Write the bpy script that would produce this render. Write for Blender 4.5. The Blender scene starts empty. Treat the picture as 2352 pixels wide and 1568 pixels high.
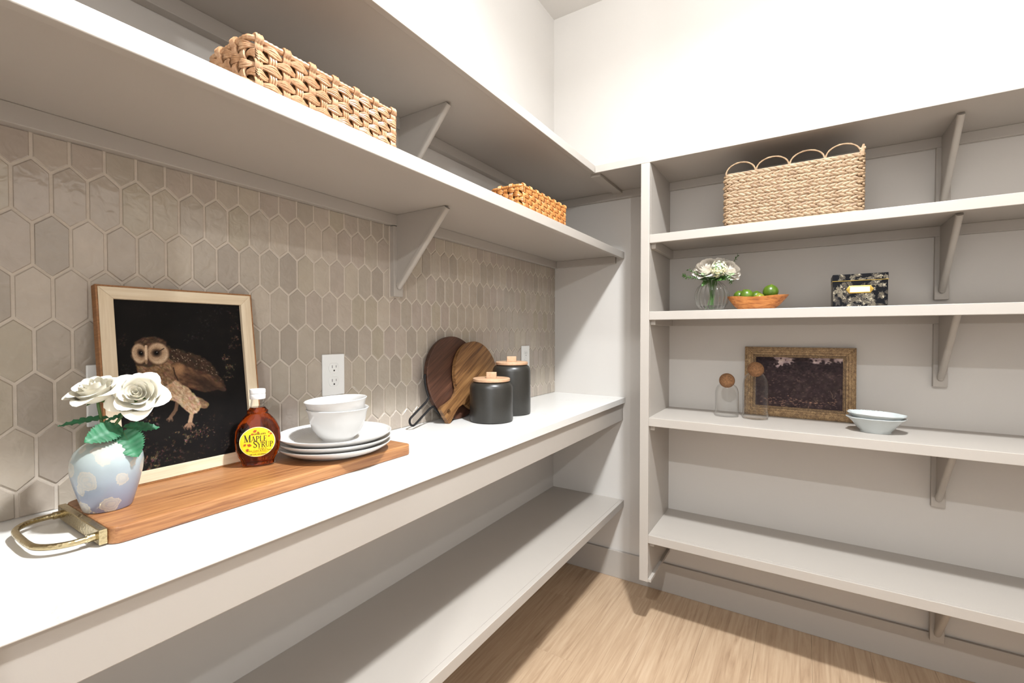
import bpy, bmesh, math, random
import numpy as np
from mathutils import Vector, Matrix, noise
R = random.Random(7)
PI = math.pi
sc = bpy.context.scene
COL = sc.collection

# ------------------------------------------------------------------ camera, world, lamps, exposure
cd = bpy.data.cameras.new('camera'); cam = bpy.data.objects.new('camera', cd); COL.objects.link(cam)
cd.sensor_width = 36.0; cd.lens = 1055.24 / 2352 * 36.0; cd.clip_start = 0.02
cam.location = (1.1374, -2.239, 1.2322)
cam.rotation_euler = (PI / 2 - 0.0174, 0.0, 0.5631)
sc.camera = cam
w = bpy.data.worlds.new('world'); sc.world = w; w.use_nodes = True
w.node_tree.nodes['Background'].inputs[0].default_value = (0.95, 0.975, 1.0, 1)
w.node_tree.nodes['Background'].inputs[1].default_value = 1.45
sc.view_settings.view_transform = 'Standard'; sc.view_settings.look = 'None'
sc.view_settings.exposure = 0.58; sc.view_settings.gamma = 1.0; sc.view_settings.use_curve_mapping = False
LAMPS = [  # x, y, z, watts, size, colour, type
    (1.20, -1.45, 2.895, 42.0, 0.130, (0.93, 0.968, 1.0), 'AREA'),
    (1.10, -3.45, 2.895, 44.0, 0.070, (0.93, 0.968, 1.0), 'AREA'),
    (1.96, -3.47, 2.180, 45.0, 0.020, (0.93, 0.968, 1.0), 'POINT'),
    (1.20, -1.45, 2.830, 56.0, 0.060, (0.93, 0.968, 1.0), 'POINT'),   # sideways glow of the first lamp's dome
]
for (x, y, z, p, d, c, k) in LAMPS:
    ld = bpy.data.lights.new('lamp', k); ld.energy = p; ld.color = c
    if k == 'AREA': ld.shape = 'DISK'; ld.size = d; ld.spread = math.radians(160)
    else: ld.shadow_soft_size = d
    lo = bpy.data.objects.new('lamp', ld); lo.location = (x, y, z); COL.objects.link(lo)

# ------------------------------------------------------------------ materials
def s2l(c):
    return tuple(((v / 255) / 12.92 if v / 255 <= 0.04045 else ((v / 255 + 0.055) / 1.055) ** 2.4) for v in c)
def newmat(name):
    m = bpy.data.materials.new(name); m.use_nodes = True
    nt = m.node_tree
    return m, nt, nt.nodes['Principled BSDF']
def nd(nt, t, **kw):
    n = nt.nodes.new(t)
    for k, v in kw.items(): setattr(n, k, v)
    return n
def coords(nt, scale=(1, 1, 1), kind='Object', rot=(0, 0, 0)):
    tc = nd(nt, 'ShaderNodeTexCoord'); mp = nd(nt, 'ShaderNodeMapping')
    mp.inputs['Scale'].default_value = scale; mp.inputs['Rotation'].default_value = rot
    nt.links.new(tc.outputs[kind], mp.inputs['Vector'])
    return mp.outputs['Vector']
def ramp(nt, fac, stops):
    r = nd(nt, 'ShaderNodeValToRGB'); el = r.color_ramp.elements
    while len(el) < len(stops): el.new(0.5)
    for e, (p, c) in zip(el, stops):
        e.position = p; e.color = (*c, 1)
    nt.links.new(fac, r.inputs[0]); return r.outputs[0]
def noise_tex(nt, vec, scale, detail=4, rough=0.55, dist=0.0):
    n = nd(nt, 'ShaderNodeTexNoise'); n.inputs['Scale'].default_value = scale
    n.inputs['Detail'].default_value = detail; n.inputs['Roughness'].default_value = rough; n.inputs['Distortion'].default_value = dist
    nt.links.new(vec, n.inputs['Vector']); return n.outputs['Fac']
def bump(nt, b, h, strength, dist=0.001):
    n = nd(nt, 'ShaderNodeBump'); n.inputs['Strength'].default_value = strength; n.inputs['Distance'].default_value = dist
    nt.links.new(h, n.inputs['Height']); nt.links.new(n.outputs[0], b.inputs['Normal'])
def plain(name, col, rough=0.5, metal=0.0, var=0.0, vscale=20, bmp=0.0, bscale=200, coat=0.0):
    m, nt, b = newmat(name)
    c = s2l(col)
    b.inputs['Base Color'].default_value = (*c, 1); b.inputs['Roughness'].default_value = rough; b.inputs['Metallic'].default_value = metal
    b.inputs['Coat Weight'].default_value = coat
    v = coords(nt)
    if var:
        f = noise_tex(nt, v, vscale)
        nt.links.new(ramp(nt, f, [(0.3, tuple(x * (1 - var) for x in c)), (0.7, tuple(min(1, x * (1 + var)) for x in c))]), b.inputs['Base Color'])
    if bmp:
        bump(nt, b, noise_tex(nt, v, bscale, 3), bmp)
    return m
def wood(name, stops, grain=(60, 3, 60), rough=0.45, warp=2.0, streak=0.5, rnd=False, rot=None):
    """stops: list of (pos, srgb). grain = mapping scale; the small entry is the grain direction."""
    m, nt, b = newmat(name)
    if rot:
        v0 = coords(nt, (1, 1, 1), 'Object', rot); mp = nd(nt, 'ShaderNodeMapping'); mp.inputs['Scale'].default_value = grain
        nt.links.new(v0, mp.inputs['Vector']); v = mp.outputs['Vector']
    else: v = coords(nt, grain)
    if rnd:
        oi = nd(nt, 'ShaderNodeObjectInfo'); add = nd(nt, 'ShaderNodeVectorMath', operation='ADD')
        mul = nd(nt, 'ShaderNodeVectorMath', operation='SCALE'); mul.inputs[3].default_value = 40.0
        cmb = nd(nt, 'ShaderNodeCombineXYZ')
        for i in range(3): nt.links.new(oi.outputs['Random'], cmb.inputs[i])
        nt.links.new(cmb.outputs[0], mul.inputs[0]); nt.links.new(v, add.inputs[0]); nt.links.new(mul.outputs[0], add.inputs[1]); v = add.outputs[0]
    a = noise_tex(nt, v, 1.0, 6, 0.6, warp)
    wv = nd(nt, 'ShaderNodeTexNoise'); wv.inputs['Scale'].default_value = 4.0; wv.inputs['Detail'].default_value = 3; wv.inputs['Distortion'].default_value = 0.6
    nt.links.new(v, wv.inputs['Vector'])
    mx = nd(nt, 'ShaderNodeMix', data_type='FLOAT'); mx.inputs[0].default_value = streak * 0.6
    nt.links.new(a, mx.inputs[2]); nt.links.new(wv.outputs['Fac'], mx.inputs[3])
    nt.links.new(ramp(nt, mx.outputs[0], [(p, s2l(c)) for p, c in stops]), b.inputs['Base Color'])
    b.inputs['Roughness'].default_value = rough
    bump(nt, b, wv.outputs['Fac'], 0.08)
    return m
def glass(name, col=(1, 1, 1), rough=0.0, ior=1.45):
    m, nt, b = newmat(name)
    b.inputs['Base Color'].default_value = (*col, 1); b.inputs['Transmission Weight'].default_value = 1.0
    b.inputs['Roughness'].default_value = rough; b.inputs['IOR'].default_value = ior
    # thin clear glass passes light so that it casts a light shadow
    return m
def vcol(name, rough=0.6, coat=0.0):
    m, nt, b = newmat(name)
    a = nd(nt, 'ShaderNodeVertexColor'); a.layer_name = 'paint'
    nt.links.new(a.outputs['Color'], b.inputs['Base Color']); b.inputs['Roughness'].default_value = rough; b.inputs['Specular IOR Level'].default_value = 0.12
    return m

M = {}
M['paint'] = plain('greige_paint', (167, 160, 152), 0.42, var=0.01, vscale=6, bmp=0.03, bscale=420)
M['wallpaint'] = plain('wall_paint', (193, 188, 182), 0.6, var=0.01, vscale=5, bmp=0.10, bscale=220)
M['ceilpaint'] = plain('ceiling_paint', (212, 209, 205), 0.7, bmp=0.3, bscale=120)
M['grout'] = plain('grout', (190, 179, 166), 0.9, var=0.06, vscale=90, bmp=0.4, bscale=500)
M['white'] = plain('white_plastic', (228, 228, 226), 0.35)
M['slot'] = plain('dark_slot', (40, 36, 34), 0.6)
M['porcelain'] = plain('porcelain', (204, 202, 199), 0.18, coat=0.3)
M['brass'] = plain('brass', (196, 180, 142), 0.28, 1.0, bmp=0.6, bscale=140)
_m, _nt, _b = newmat('hammered_brass'); _b.inputs['Base Color'].default_value = (*s2l((190, 174, 136)), 1); _b.inputs['Metallic'].default_value = 1.0; _b.inputs['Roughness'].default_value = 0.25
_v = nd(_nt, 'ShaderNodeTexVoronoi'); _v.inputs['Scale'].default_value = 230; _nt.links.new(coords(_nt), _v.inputs['Vector']); bump(_nt, _b, _v.outputs['Distance'], 0.3, 0.0018)
M['brass'] = _m
M['blackmetal'] = plain('black_metal', (26, 26, 28), 0.42, 0.3)
M['canister'] = plain('dark_stoneware', (38, 36, 32), 0.36, var=0.16, vscale=420)
M['greenleaf'] = plain('rose_leaf', (44, 104, 70), 0.5, var=0.3, vscale=45, bmp=0.3, bscale=90)
M['stem'] = plain('green_stem', (72, 104, 54), 0.5)
M['sprig'] = plain('sprig_green', (66, 104, 44), 0.5, var=0.25, vscale=60)
M['sage'] = plain('sage_leaf', (128, 152, 112), 0.6, var=0.15, vscale=60)
M['lime'] = plain('lime_skin', (74, 98, 22), 0.32, var=0.3, vscale=30, bmp=0.3, bscale=260)
M['cork'] = plain('cork', (138, 99, 66), 0.85, var=0.35, vscale=170, bmp=0.5, bscale=220)
M['yellow'] = plain('yellow_label', (246, 206, 24), 0.45)
M['cream'] = plain('cream_rim', (250, 240, 190), 0.45)
M['ink'] = plain('black_ink', (22, 18, 14), 0.6)
M['redink'] = plain('rust_ink', (168, 70, 22), 0.6)
M['goldmetal'] = plain('gold_metal', (206, 172, 92), 0.32, 1.0)
M['card'] = plain('white_card', (244, 242, 238), 0.7)
M['blackpaint'] = plain('black_tin', (13, 13, 16), 0.45)
def thin_glass(name, tint=(0.996, 0.998, 0.996), mul=0.9, power=2.6):
    m, nt, b = newmat(name); nt.nodes.remove(b)
    out = nt.nodes['Material Output']; tr = nd(nt, 'ShaderNodeBsdfTransparent'); tr.inputs[0].default_value = (*tint, 1)
    gl = nd(nt, 'ShaderNodeBsdfGlossy'); gl.inputs['Roughness'].default_value = 0.02; fr = nd(nt, 'ShaderNodeLayerWeight'); fr.inputs[0].default_value = 0.5
    pw = nd(nt, 'ShaderNodeMath', operation='POWER'); pw.inputs[1].default_value = 3.2; nt.links.new(fr.outputs['Facing'], pw.inputs[0])
    ma = nd(nt, 'ShaderNodeMath', operation='MULTIPLY_ADD'); ma.inputs[1].default_value = mul; ma.inputs[2].default_value = 0.010; pw.inputs[1].default_value = power; nt.links.new(pw.outputs[0], ma.inputs[0])
    mx = nd(nt, 'ShaderNodeMixShader'); nt.links.new(ma.outputs[0], mx.inputs[0]); nt.links.new(tr.outputs[0], mx.inputs[1]); nt.links.new(gl.outputs[0], mx.inputs[2])
    nt.links.new(mx.outputs[0], out.inputs['Surface']); return m
M['glass'] = thin_glass('clear_glass')
M['ribglass'] = thin_glass('ribbed_glass', (0.975, 0.98, 0.975), 0.95, 1.5)
M['syrup'] = glass('syrup', (0.30, 0.05, 0.004), 0.0, 1.38)
M['water'] = glass('water', (0.98, 1, 0.99), 0.0, 1.33)
M['owl'] = vcol('owl_print', 0.6)
M['scape'] = vcol('landscape_print', 0.5)
M['tin'] = vcol('tin_print', 0.32)
M['dish'] = plain('pale_blue_glaze', (180, 185, 184), 0.2, coat=0.3)
M['dishedge'] = plain('worn_dark_fleck', (60, 44, 36), 0.6)
M['floorwood'] = wood('oak_floor', [(0.25, (136, 110, 86)), (0.40, (168, 141, 114)), (0.55, (182, 156, 128)), (0.75, (196, 172, 146))], (30, 1.5, 30), 0.42, 2.4, 0.5, True)
M['acacia'] = wood('acacia_board', [(0.28, (92, 55, 31)), (0.42, (134, 87, 52)), (0.55, (162, 113, 70)), (0.72, (190, 146, 103))], (46, 2.4, 60), 0.4, 1.6, 0.6)
M['walnut'] = wood('walnut_board', [(0.30, (42, 25, 18)), (0.44, (62, 38, 27)), (0.56, (78, 49, 35)), (0.72, (112, 76, 56))], (70, 30, 2.4), 0.5, 0.35, 0.7, rot=(0, -1.05, 0))
M['paddle'] = wood('striped_acacia', [(0.34, (56, 36, 22)), (0.44, (98, 66, 38)), (0.54, (128, 92, 55)), (0.68, (150, 113, 72))], (60, 30, 2.2), 0.45, 0.3, 0.7, rot=(0, -1.05, 0))
M['beech'] = wood('beech_lid', [(0.3, (168, 130, 100)), (0.5, (184, 148, 118)), (0.7, (196, 164, 134))], (50, 4, 50), 0.5, 0.8, 0.5)
M['olive'] = wood('olive_wood', [(0.33, (96, 50, 24)), (0.42, (158, 92, 42)), (0.55, (190, 122, 62)), (0.75, (208, 148, 88))], (8, 26, 46), 0.35, 2.6, 0.4)
M['palewood'] = wood('pale_ash', [(0.3, (206, 188, 160)), (0.5, (222, 206, 180)), (0.7, (232, 220, 198))], (70, 4, 70), 0.55, 0.6, 0.6)
M['brownwood'] = wood('brown_edge_wood', [(0.3, (112, 72, 38)), (0.5, (144, 98, 56)), (0.7, (166, 118, 72))], (90, 8, 90), 0.5, 0.6, 0.7)
M['wicker'] = wood('tan_wicker', [(0.3, (146, 104, 70)), (0.48, (172, 130, 94)), (0.65, (196, 160, 126))], (60, 60, 60), 0.45, 0.6, 0.5)
M['wicker2'] = wood('honey_wicker', [(0.3, (140, 84, 38)), (0.48, (176, 114, 58)), (0.65, (200, 142, 82))], (60, 60, 60), 0.45, 0.6, 0.5)
M['seagrass'] = wood('seagrass', [(0.28, (96, 72, 50)), (0.44, (132, 106, 79)), (0.58, (152, 128, 100)), (0.74, (170, 151, 126))], (45, 45, 45), 0.6, 0.6, 0.5)
M['wickerdark'] = plain('basket_inside', (112, 78, 46), 0.8)
def mk_quartz():
    m, nt, b = newmat('white_quartz'); v = coords(nt)
    n1 = noise_tex(nt, v, 26, 6, 0.7, 3.0); n2 = noise_tex(nt, v, 5, 3)
    mm = nd(nt, 'ShaderNodeMath', operation='MULTIPLY'); nt.links.new(n1, mm.inputs[0]); nt.links.new(n2, mm.inputs[1])
    nt.links.new(ramp(nt, mm.outputs[0], [(0.0, s2l((218, 216, 212))), (0.335, s2l((218, 216, 212))), (0.37, s2l((204, 200, 195))), (0.40, s2l((218, 216, 212)))]), b.inputs['Base Color'])
    b.inputs['Roughness'].default_value = 0.22
    return m
M['quartz'] = mk_quartz()
def mk_tile():
    m, nt, b = newmat('glazed_tile'); v = coords(nt, kind='Object')
    oi = nd(nt, 'ShaderNodeObjectInfo'); ge = nd(nt, 'ShaderNodeNewGeometry')
    ad = nd(nt, 'ShaderNodeMath', operation='ADD'); nt.links.new(oi.outputs['Random'], ad.inputs[0]); nt.links.new(ge.outputs['Random Per Island'], ad.inputs[1])
    fr = nd(nt, 'ShaderNodeMath', operation='FRACT'); nt.links.new(ad.outputs[0], fr.inputs[0])
    base = ramp(nt, fr.outputs[0], [(0.0, s2l((155, 145, 134))), (0.35, s2l((168, 158, 145))), (0.6, s2l((164, 152, 142))), (0.8, s2l((175, 164, 151))), (1.0, s2l((163, 153, 137)))])
    sep = nd(nt, 'ShaderNodeNewGeometry')
    wv = nd(nt, 'ShaderNodeVectorMath', operation='SCALE'); wv.inputs[3].default_value = 1.0
    nt.links.new(sep.outputs['Position'], wv.inputs[0])
    n = noise_tex(nt, wv.outputs[0], 22, 5, 0.6, 0.5)
    mx = nd(nt, 'ShaderNodeMix', data_type='RGBA', blend_type='MULTIPLY'); mx.inputs[0].default_value = 1.0
    nt.links.new(base, mx.inputs[6]); nt.links.new(ramp(nt, n, [(0.3, (0.93, 0.925, 0.91)), (0.7, (1.04, 1.035, 1.03))]), mx.inputs[7])
    nt.links.new(mx.outputs[2], b.inputs['Base Color'])
    b.inputs['Roughness'].default_value = 0.11
    n2 = noise_tex(nt, wv.outputs[0], 46, 2, 0.4, 0.8)
    bump(nt, b, n2, 0.8, 0.0018)
    return m
M['tile'] = mk_tile()
def mk_petal():
    m, nt, b = newmat('white_petal')
    b.inputs['Base Color'].default_value = (*s2l((232, 227, 212)), 1); b.inputs['Roughness'].default_value = 0.6
    b.inputs['Subsurface Weight'].default_value = 0.25; b.inputs['Subsurface Radius'].default_value = (0.006, 0.005, 0.003); b.inputs['Subsurface Scale'].default_value = 0.4
    return m
M['petal'] = mk_petal()
M['blush'] = plain('cream_petal', (250, 244, 234), 0.6)
M['floret'] = plain('pale_green_floret', (240, 236, 196), 0.6, var=0.12, vscale=80)
def mk_glaze():
    m, nt, b = newmat('crystal_glaze'); v = coords(nt)
    sx = nd(nt, 'ShaderNodeSeparateXYZ'); nt.links.new(v, sx.inputs[0])
    basec = ramp(nt, sx.outputs[2], [(0.0, s2l((132, 133, 158))), (0.035, s2l((146, 158, 176))), (0.075, s2l((164, 176, 180))), (0.115, s2l((166, 174, 165)))])
    vo = nd(nt, 'ShaderNodeTexVoronoi'); vo.inputs['Scale'].default_value = 34
    ns = noise_tex(nt, v, 75, 5, 0.65)
    nt.links.new(v, vo.inputs['Vector'])
    ad = nd(nt, 'ShaderNodeMath', operation='MULTIPLY_ADD'); ad.inputs[1].default_value = 0.5
    nt.links.new(ns, ad.inputs[0]); nt.links.new(vo.outputs['Distance'], ad.inputs[2])
    mask = ramp(nt, ad.outputs[0], [(0.40, (0.75, 0.75, 0.75)), (0.47, (0.45, 0.45, 0.45)), (0.53, (0.8, 0.8, 0.8)), (0.60, (0.5, 0.5, 0.5)), (0.68, (1, 1, 1)), (0.71, (0, 0, 0))])
    big = ramp(nt, noise_tex(nt, v, 24, 2), [(0.32, (0.1, 0.1, 0.1)), (0.40, (1, 1, 1))])
    mu = nd(nt, 'ShaderNodeMix', data_type='RGBA', blend_type='MULTIPLY'); mu.inputs[0].default_value = 1
    nt.links.new(mask, mu.inputs[6]); nt.links.new(big, mu.inputs[7])
    mx = nd(nt, 'ShaderNodeMix', data_type='RGBA'); nt.links.new(mu.outputs[2], mx.inputs[0])
    nt.links.new(basec, mx.inputs[6]); mx.inputs[7].default_value = (*s2l((192, 186, 174)), 1)
    nt.links.new(mx.outputs[2], b.inputs['Base Color']); b.inputs['Roughness'].default_value = 0.2; b.inputs['Coat Weight'].default_value = 0.4
    return m
M['glaze'] = mk_glaze()
def mk_gold():
    m, nt, b = newmat('antique_gold'); v = coords(nt)
    n = noise_tex(nt, v, 80, 8, 0.8, 0.1); n2 = noise_tex(nt, v, 620, 2)
    mm = nd(nt, 'ShaderNodeMix', data_type='FLOAT'); mm.inputs[0].default_value = 0.45; nt.links.new(n, mm.inputs[2]); nt.links.new(n2, mm.inputs[3])
    nt.links.new(ramp(nt, mm.outputs[0], [(0.36, s2l((60, 43, 28))), (0.48, s2l((120, 92, 60))), (0.62, s2l((172, 142, 100)))]), b.inputs['Base Color'])
    b.inputs['Metallic'].default_value = 0.35; b.inputs['Roughness'].default_value = 0.42
    return m
M['gold'] = mk_gold()
M['goldline'] = plain('dark_gilt_line', (58, 40, 24), 0.5)

# ------------------------------------------------------------------ geometry helpers
class B:
    def __init__(s): s.bm = bmesh.new(); s.flat = True
    def poly(s, pts, faces):
        s.flat = False
        vs = [s.bm.verts.new(p) for p in pts]
        for f in faces:
            try: s.bm.faces.new([vs[i] for i in f])
            except ValueError: pass
        return vs
    def box(s, x0, x1, y0, y1, z0, z1, bev=0.0, seg=2):
        b2 = bmesh.new()
        bmesh.ops.create_cube(b2, size=1.0)
        for v in b2.verts:
            v.co = Vector(((x0 + x1) / 2 + v.co.x * (x1 - x0), (y0 + y1) / 2 + v.co.y * (y1 - y0), (z0 + z1) / 2 + v.co.z * (z1 - z0)))
        if bev > 0: bmesh.ops.bevel(b2, geom=b2.edges[:], offset=bev, segments=seg, affect='EDGES', profile=0.5)
        f = s.flat; s.add(b2); s.flat = f; return s
    def add(s, b2, mat=None):
        s.flat = False
        vm = {}
        for v in b2.verts: vm[v] = s.bm.verts.new(mat @ v.co if mat else v.co)
        for f in b2.faces:
            try: s.bm.faces.new([vm[v] for v in f.verts])
            except ValueError: pass
        b2.free()
    def prism(s, poly, d0, d1, axis=2, bev=0.0):
        """extrude a 2D outline (list of (a,b)) along axis from d0 to d1. axis 0: (a,b)=(y,z); 1: (x,z); 2: (x,y)"""
        def P(a, b, d): return {0: (d, a, b), 1: (a, d, b), 2: (a, b, d)}[axis]
        b2 = bmesh.new(); n = len(poly)
        lo = [b2.verts.new(P(a, b, d0)) for a, b in poly]; hi = [b2.verts.new(P(a, b, d1)) for a, b in poly]
        fs = [b2.faces.new(lo[::-1]), b2.faces.new(hi)]
        for i in range(n): b2.faces.new((lo[i], lo[(i + 1) % n], hi[(i + 1) % n], hi[i]))
        bmesh.ops.recalc_face_normals(b2, faces=b2.faces[:])
        if bev > 0:
            es = set(fs[0].edges) | set(fs[1].edges)
            bmesh.ops.bevel(b2, geom=list(es), offset=bev, segments=2, affect='EDGES', profile=0.5)
        s.add(b2); return s
    def lathe(s, prof, n=32, c=(0, 0, 0), closed=False, squash=None, rib=None):
        s.flat = False
        rings = []
        for (r, z) in prof:
            ring = []
            for k in range(n):
                a = 2 * PI * k / n; rr = r * (rib(a, z) if rib else 1.0)
                ring.append(s.bm.verts.new((c[0] + rr * math.cos(a) * (squash[0] if squash else 1), c[1] + rr * math.sin(a) * (squash[1] if squash else 1), c[2] + z)))
            rings.append(ring)
        m = len(rings)
        for i in range(m if closed else m - 1):
            A, Bq = rings[i], rings[(i + 1) % m]
            for k in range(n): s.bm.faces.new((A[k], A[(k + 1) % n], Bq[(k + 1) % n], Bq[k]))
        if not closed:
            if prof[0][0] > 1e-6: s.bm.faces.new(rings[0][::-1])
            if prof[-1][0] > 1e-6: s.bm.faces.new(rings[-1])
        return s
    def tube(s, pts, r, n=8, closed=False, flat=None):
        s.flat = False
        pts = [Vector(p) for p in pts]; m = len(pts); rings = []
        up0 = None
        for i in range(m):
            if closed: t = pts[(i + 1) % m] - pts[i - 1]
            else: t = pts[min(i + 1, m - 1)] - pts[max(i - 1, 0)]
            t.normalize()
            if up0 is None:
                up0 = Vector((0, 0, 1)) if abs(t.z) < 0.9 else Vector((1, 0, 0))
            u = (up0 - t * up0.dot(t))
            if u.length < 1e-6: u = t.orthogonal()
            u.normalize(); up0 = u; v = t.cross(u)
            rr = r[i] if isinstance(r, (list, tuple)) else r
            ring = []
            for k in range(n):
                a = 2 * PI * k / n
                ring.append(s.bm.verts.new(pts[i] + u * math.cos(a) * rr * (flat[0] if flat else 1) + v * math.sin(a) * rr * (flat[1] if flat else 1)))
            rings.append(ring)
        for i in range(m if closed else m - 1):
            A, Bq = rings[i], rings[(i + 1) % m]
            for k in range(n): s.bm.faces.new((A[k], A[(k + 1) % n], Bq[(k + 1) % n], Bq[k]))
        if not closed:
            s.bm.faces.new(rings[0][::-1]); s.bm.faces.new(rings[-1])
        return s
    def grid(s, f, nu, nv):
        s.flat = False
        vs = [[s.bm.verts.new(f(i / nu, j / nv)) for j in range(nv + 1)] for i in range(nu + 1)]
        for i in range(nu):
            for j in range(nv): s.bm.faces.new((vs[i][j], vs[i + 1][j], vs[i + 1][j + 1], vs[i][j + 1]))
        return s
    def ball(s, c, r, n=12, m=8, sc_=(1, 1, 1), rot=None):
        b2 = bmesh.new(); bmesh.ops.create_uvsphere(b2, u_segments=n, v_segments=m, radius=1.0)
        mt = Matrix.Translation(c) @ (rot.to_4x4() if rot else Matrix()) @ Matrix.Diagonal((r * sc_[0], r * sc_[1], r * sc_[2], 1))
        s.add(b2, mt); return s
    def xform(s, mt):
        bmesh.ops.transform(s.bm, matrix=mt, verts=s.bm.verts[:]); return s
    def mesh(s, name, mat, smooth=True, angle=38, recalc=True):
        if recalc: bmesh.ops.recalc_face_normals(s.bm, faces=s.bm.faces[:])
        me = bpy.data.meshes.new(name); s.bm.to_mesh(me); s.bm.free()
        if mat: me.materials.append(mat)
        if smooth and not (s.flat and angle == 38):
            me.polygons.foreach_set('use_smooth', [True] * len(me.polygons))
            me.set_sharp_from_angle(angle=math.radians(angle))
        return me
def link(name, me, parent=None, loc=None):
    o = bpy.data.objects.new(name, me); COL.objects.link(o)
    if parent: o.parent = parent
    if loc is not None: o.location = loc
    return o
def thing(name, label, cat, loc=(0, 0, 0), rot=(0, 0, 0), group=None):
    o = bpy.data.objects.new(name, None); COL.objects.link(o); o.empty_display_size = 0.05
    o.location = loc; o.rotation_euler = rot; o['label'] = label; o['category'] = cat
    if group: o['group'] = group
    return o
def part(name, b, mat, t, smooth=True, angle=38, world=False, label=None, recalc=True):
    if world: b.xform(Matrix.Translation(-Vector(t.location)))
    o = link(name, b.mesh(name, mat, smooth, angle, recalc), t)
    if label: o['label'] = label
    return o
def structure(name, b, mat, smooth=False, parent=None):
    o = link(name, b.mesh(name, mat, smooth), parent)
    if not parent: o['kind'] = 'structure'
    return o

# ------------------------------------------------------------------ the room
XR = 2.40; YF = -2.40; ZC = 2.92; WX = -0.008
wall_left = structure('wall_left', B().box(WX - 0.12, WX, YF - 0.0, 0.12, 0, ZC), M['wallpaint'])
structure('wall_back', B().box(WX, XR, 0.0, 0.12, 0, ZC), M['wallpaint'])
structure('wall_right', B().box(XR, XR + 0.12, YF, 0.12, 0, ZC), M['wallpaint'])
wf = B(); DX0, DX1, DZ = 0.72, 1.57, 2.44
wf.box(WX - 0.12, DX0, YF - 0.12, YF, 0, ZC).box(DX1, XR + 0.12, YF - 0.12, YF, 0, ZC).box(DX0, DX1, YF - 0.12, YF, DZ, ZC)
structure('wall_front', wf, M['wallpaint'])
structure('ceiling', B().box(-1.6, 4.2, -6.0, 0.12, ZC, ZC + 0.1), M['ceilpaint'])
floor = structure('floor', B().box(-1.6, 4.2, -6.0, 0.12, -0.06, -0.008), M['slot'])
# floor planks: seams run away from the camera, at x = 0.80 - k*0.19
PWD = 0.19
pm = {}
ybreak = {}
for k in range(-2, 13):
    x0 = 0.80 - 0.19 * 4 + k * PWD - 0.0
    if x0 > 2.4 or x0 + PWD < -0.01: continue
    cut = {1: -0.68, 2: -0.125, 3: -1.35, 4: -0.95, 5: -0.42, 6: -1.5, 7: -0.9}.get(k, -0.3 - 0.37 * (k % 4))
    ys = [0.0]
    y = cut
    while y > -2.38: ys.append(y); y -= 1.25
    ys.append(-2.4)
    for y1, y0 in zip(ys[:-1], ys[1:]):
        g = 0.0002
        b = B().box(max(x0 + g, 0.0), min(x0 + PWD - g, XR), y0 + g, y1 - g, -0.008, 0.0, 0.0004, 1)
        o = link('plank', b.mesh('plank', M['floorwood'], False), floor)
hall = B().box(-1.6, 4.2, -6.0, -2.4, -0.008, 0.0)
o = link('hall_boards', hall.mesh('hall_boards', M['floorwood'], False), floor)
bb = B().box(0.0, XR, -0.014, 0.0, 0.0, 0.136, 0.002)
structure('baseboard_back', bb, M['paint'])
structure('baseboard_left', B().box(WX, WX + 0.014, YF, -0.014, 0.0, 0.136, 0.002), M['paint'])
structure('baseboard_right', B().box(XR - 0.014, XR, YF, -0.014, 0.0, 0.136, 0.002), M['paint'])

# round surface lamps (fixtures round the lamps above)
for i, (x, y, z, p, d, c, kk) in enumerate(LAMPS[:2]):
    t = thing('ceiling_light', ['round white ceiling light over the pantry floor', 'round white ceiling light outside the pantry doorway'][i], 'light', (x, y, ZC))
    part('trim_ring', B().lathe([(0.070, 0.0), (0.092, 0.0), (0.092, -0.006), (0.08, -0.011), (0.070, -0.011)], 40, closed=True), M['white'], t)
    part('lens', B().lathe([(0.0695, -0.001), (0.0695, -0.009), (0.05, -0.0125), (0.0, -0.014)], 32), M['white'], t)

# ------------------------------------------------------------------ tiled splashback: elongated hexagons, each a part of wall_left
PIT = 0.0498; SIDE = 0.0723; PNT = 0.0211; ROW = SIDE + PNT; GAP = 0.0050
ZT0, ZT1 = 0.9145, 1.583
link('grout_bed', B().box(WX, -0.0022, YF, 0.0, ZT0, ZT1).mesh('grout_bed', M['grout'], False), wall_left)
an = math.atan2(PNT, PIT / 2); ap = SIDE / 2 + PNT - GAP / 2 / math.cos(an); hw = PIT / 2 - GAP / 2
sh = ap - hw * math.tan(an)
HEX = [(0, ap), (-hw, sh), (-hw, -sh), (0, -ap), (hw, -sh), (hw, sh)]
def clip(poly, ax, val, keep_less):
    out = []
    for i in range(len(poly)):
        a, b = poly[i], poly[(i + 1) % len(poly)]
        ia = (a[ax] <= val) == keep_less; ib = (b[ax] <= val) == keep_less
        if ia: out.append(a)
        if ia != ib:
            t = (val - a[ax]) / (b[ax] - a[ax]); out.append((a[0] + t * (b[0] - a[0]), a[1] + t * (b[1] - a[1])))
    return out
def tile_geo(b, poly, cy=0, cz=0):
    n = len(poly); my = sum(p[0] for p in poly) / n; mz = sum(p[1] for p in poly) / n
    def sh_(p, d):
        v = Vector((p[0] - my, p[1] - mz)); l = v.length
        return (p[0] - v.x / l * d, p[1] - v.y / l * d)
    r0 = [b.bm.verts.new((-0.006, p[0] + cy, p[1] + cz)) for p in poly]
    r1 = [b.bm.verts.new((-0.0012, p[0] + cy, p[1] + cz)) for p in poly]
    r2 = [b.bm.verts.new((0.0, sh_(p, 0.0016)[0] + cy, sh_(p, 0.0016)[1] + cz)) for p in poly]
    for A, C2 in ((r0, r1), (r1, r2)):
        for i in range(n): b.bm.faces.new((A[i], A[(i + 1) % n], C2[(i + 1) % n], C2[i]))
    b.bm.faces.new(r2)
tiles = []
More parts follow.
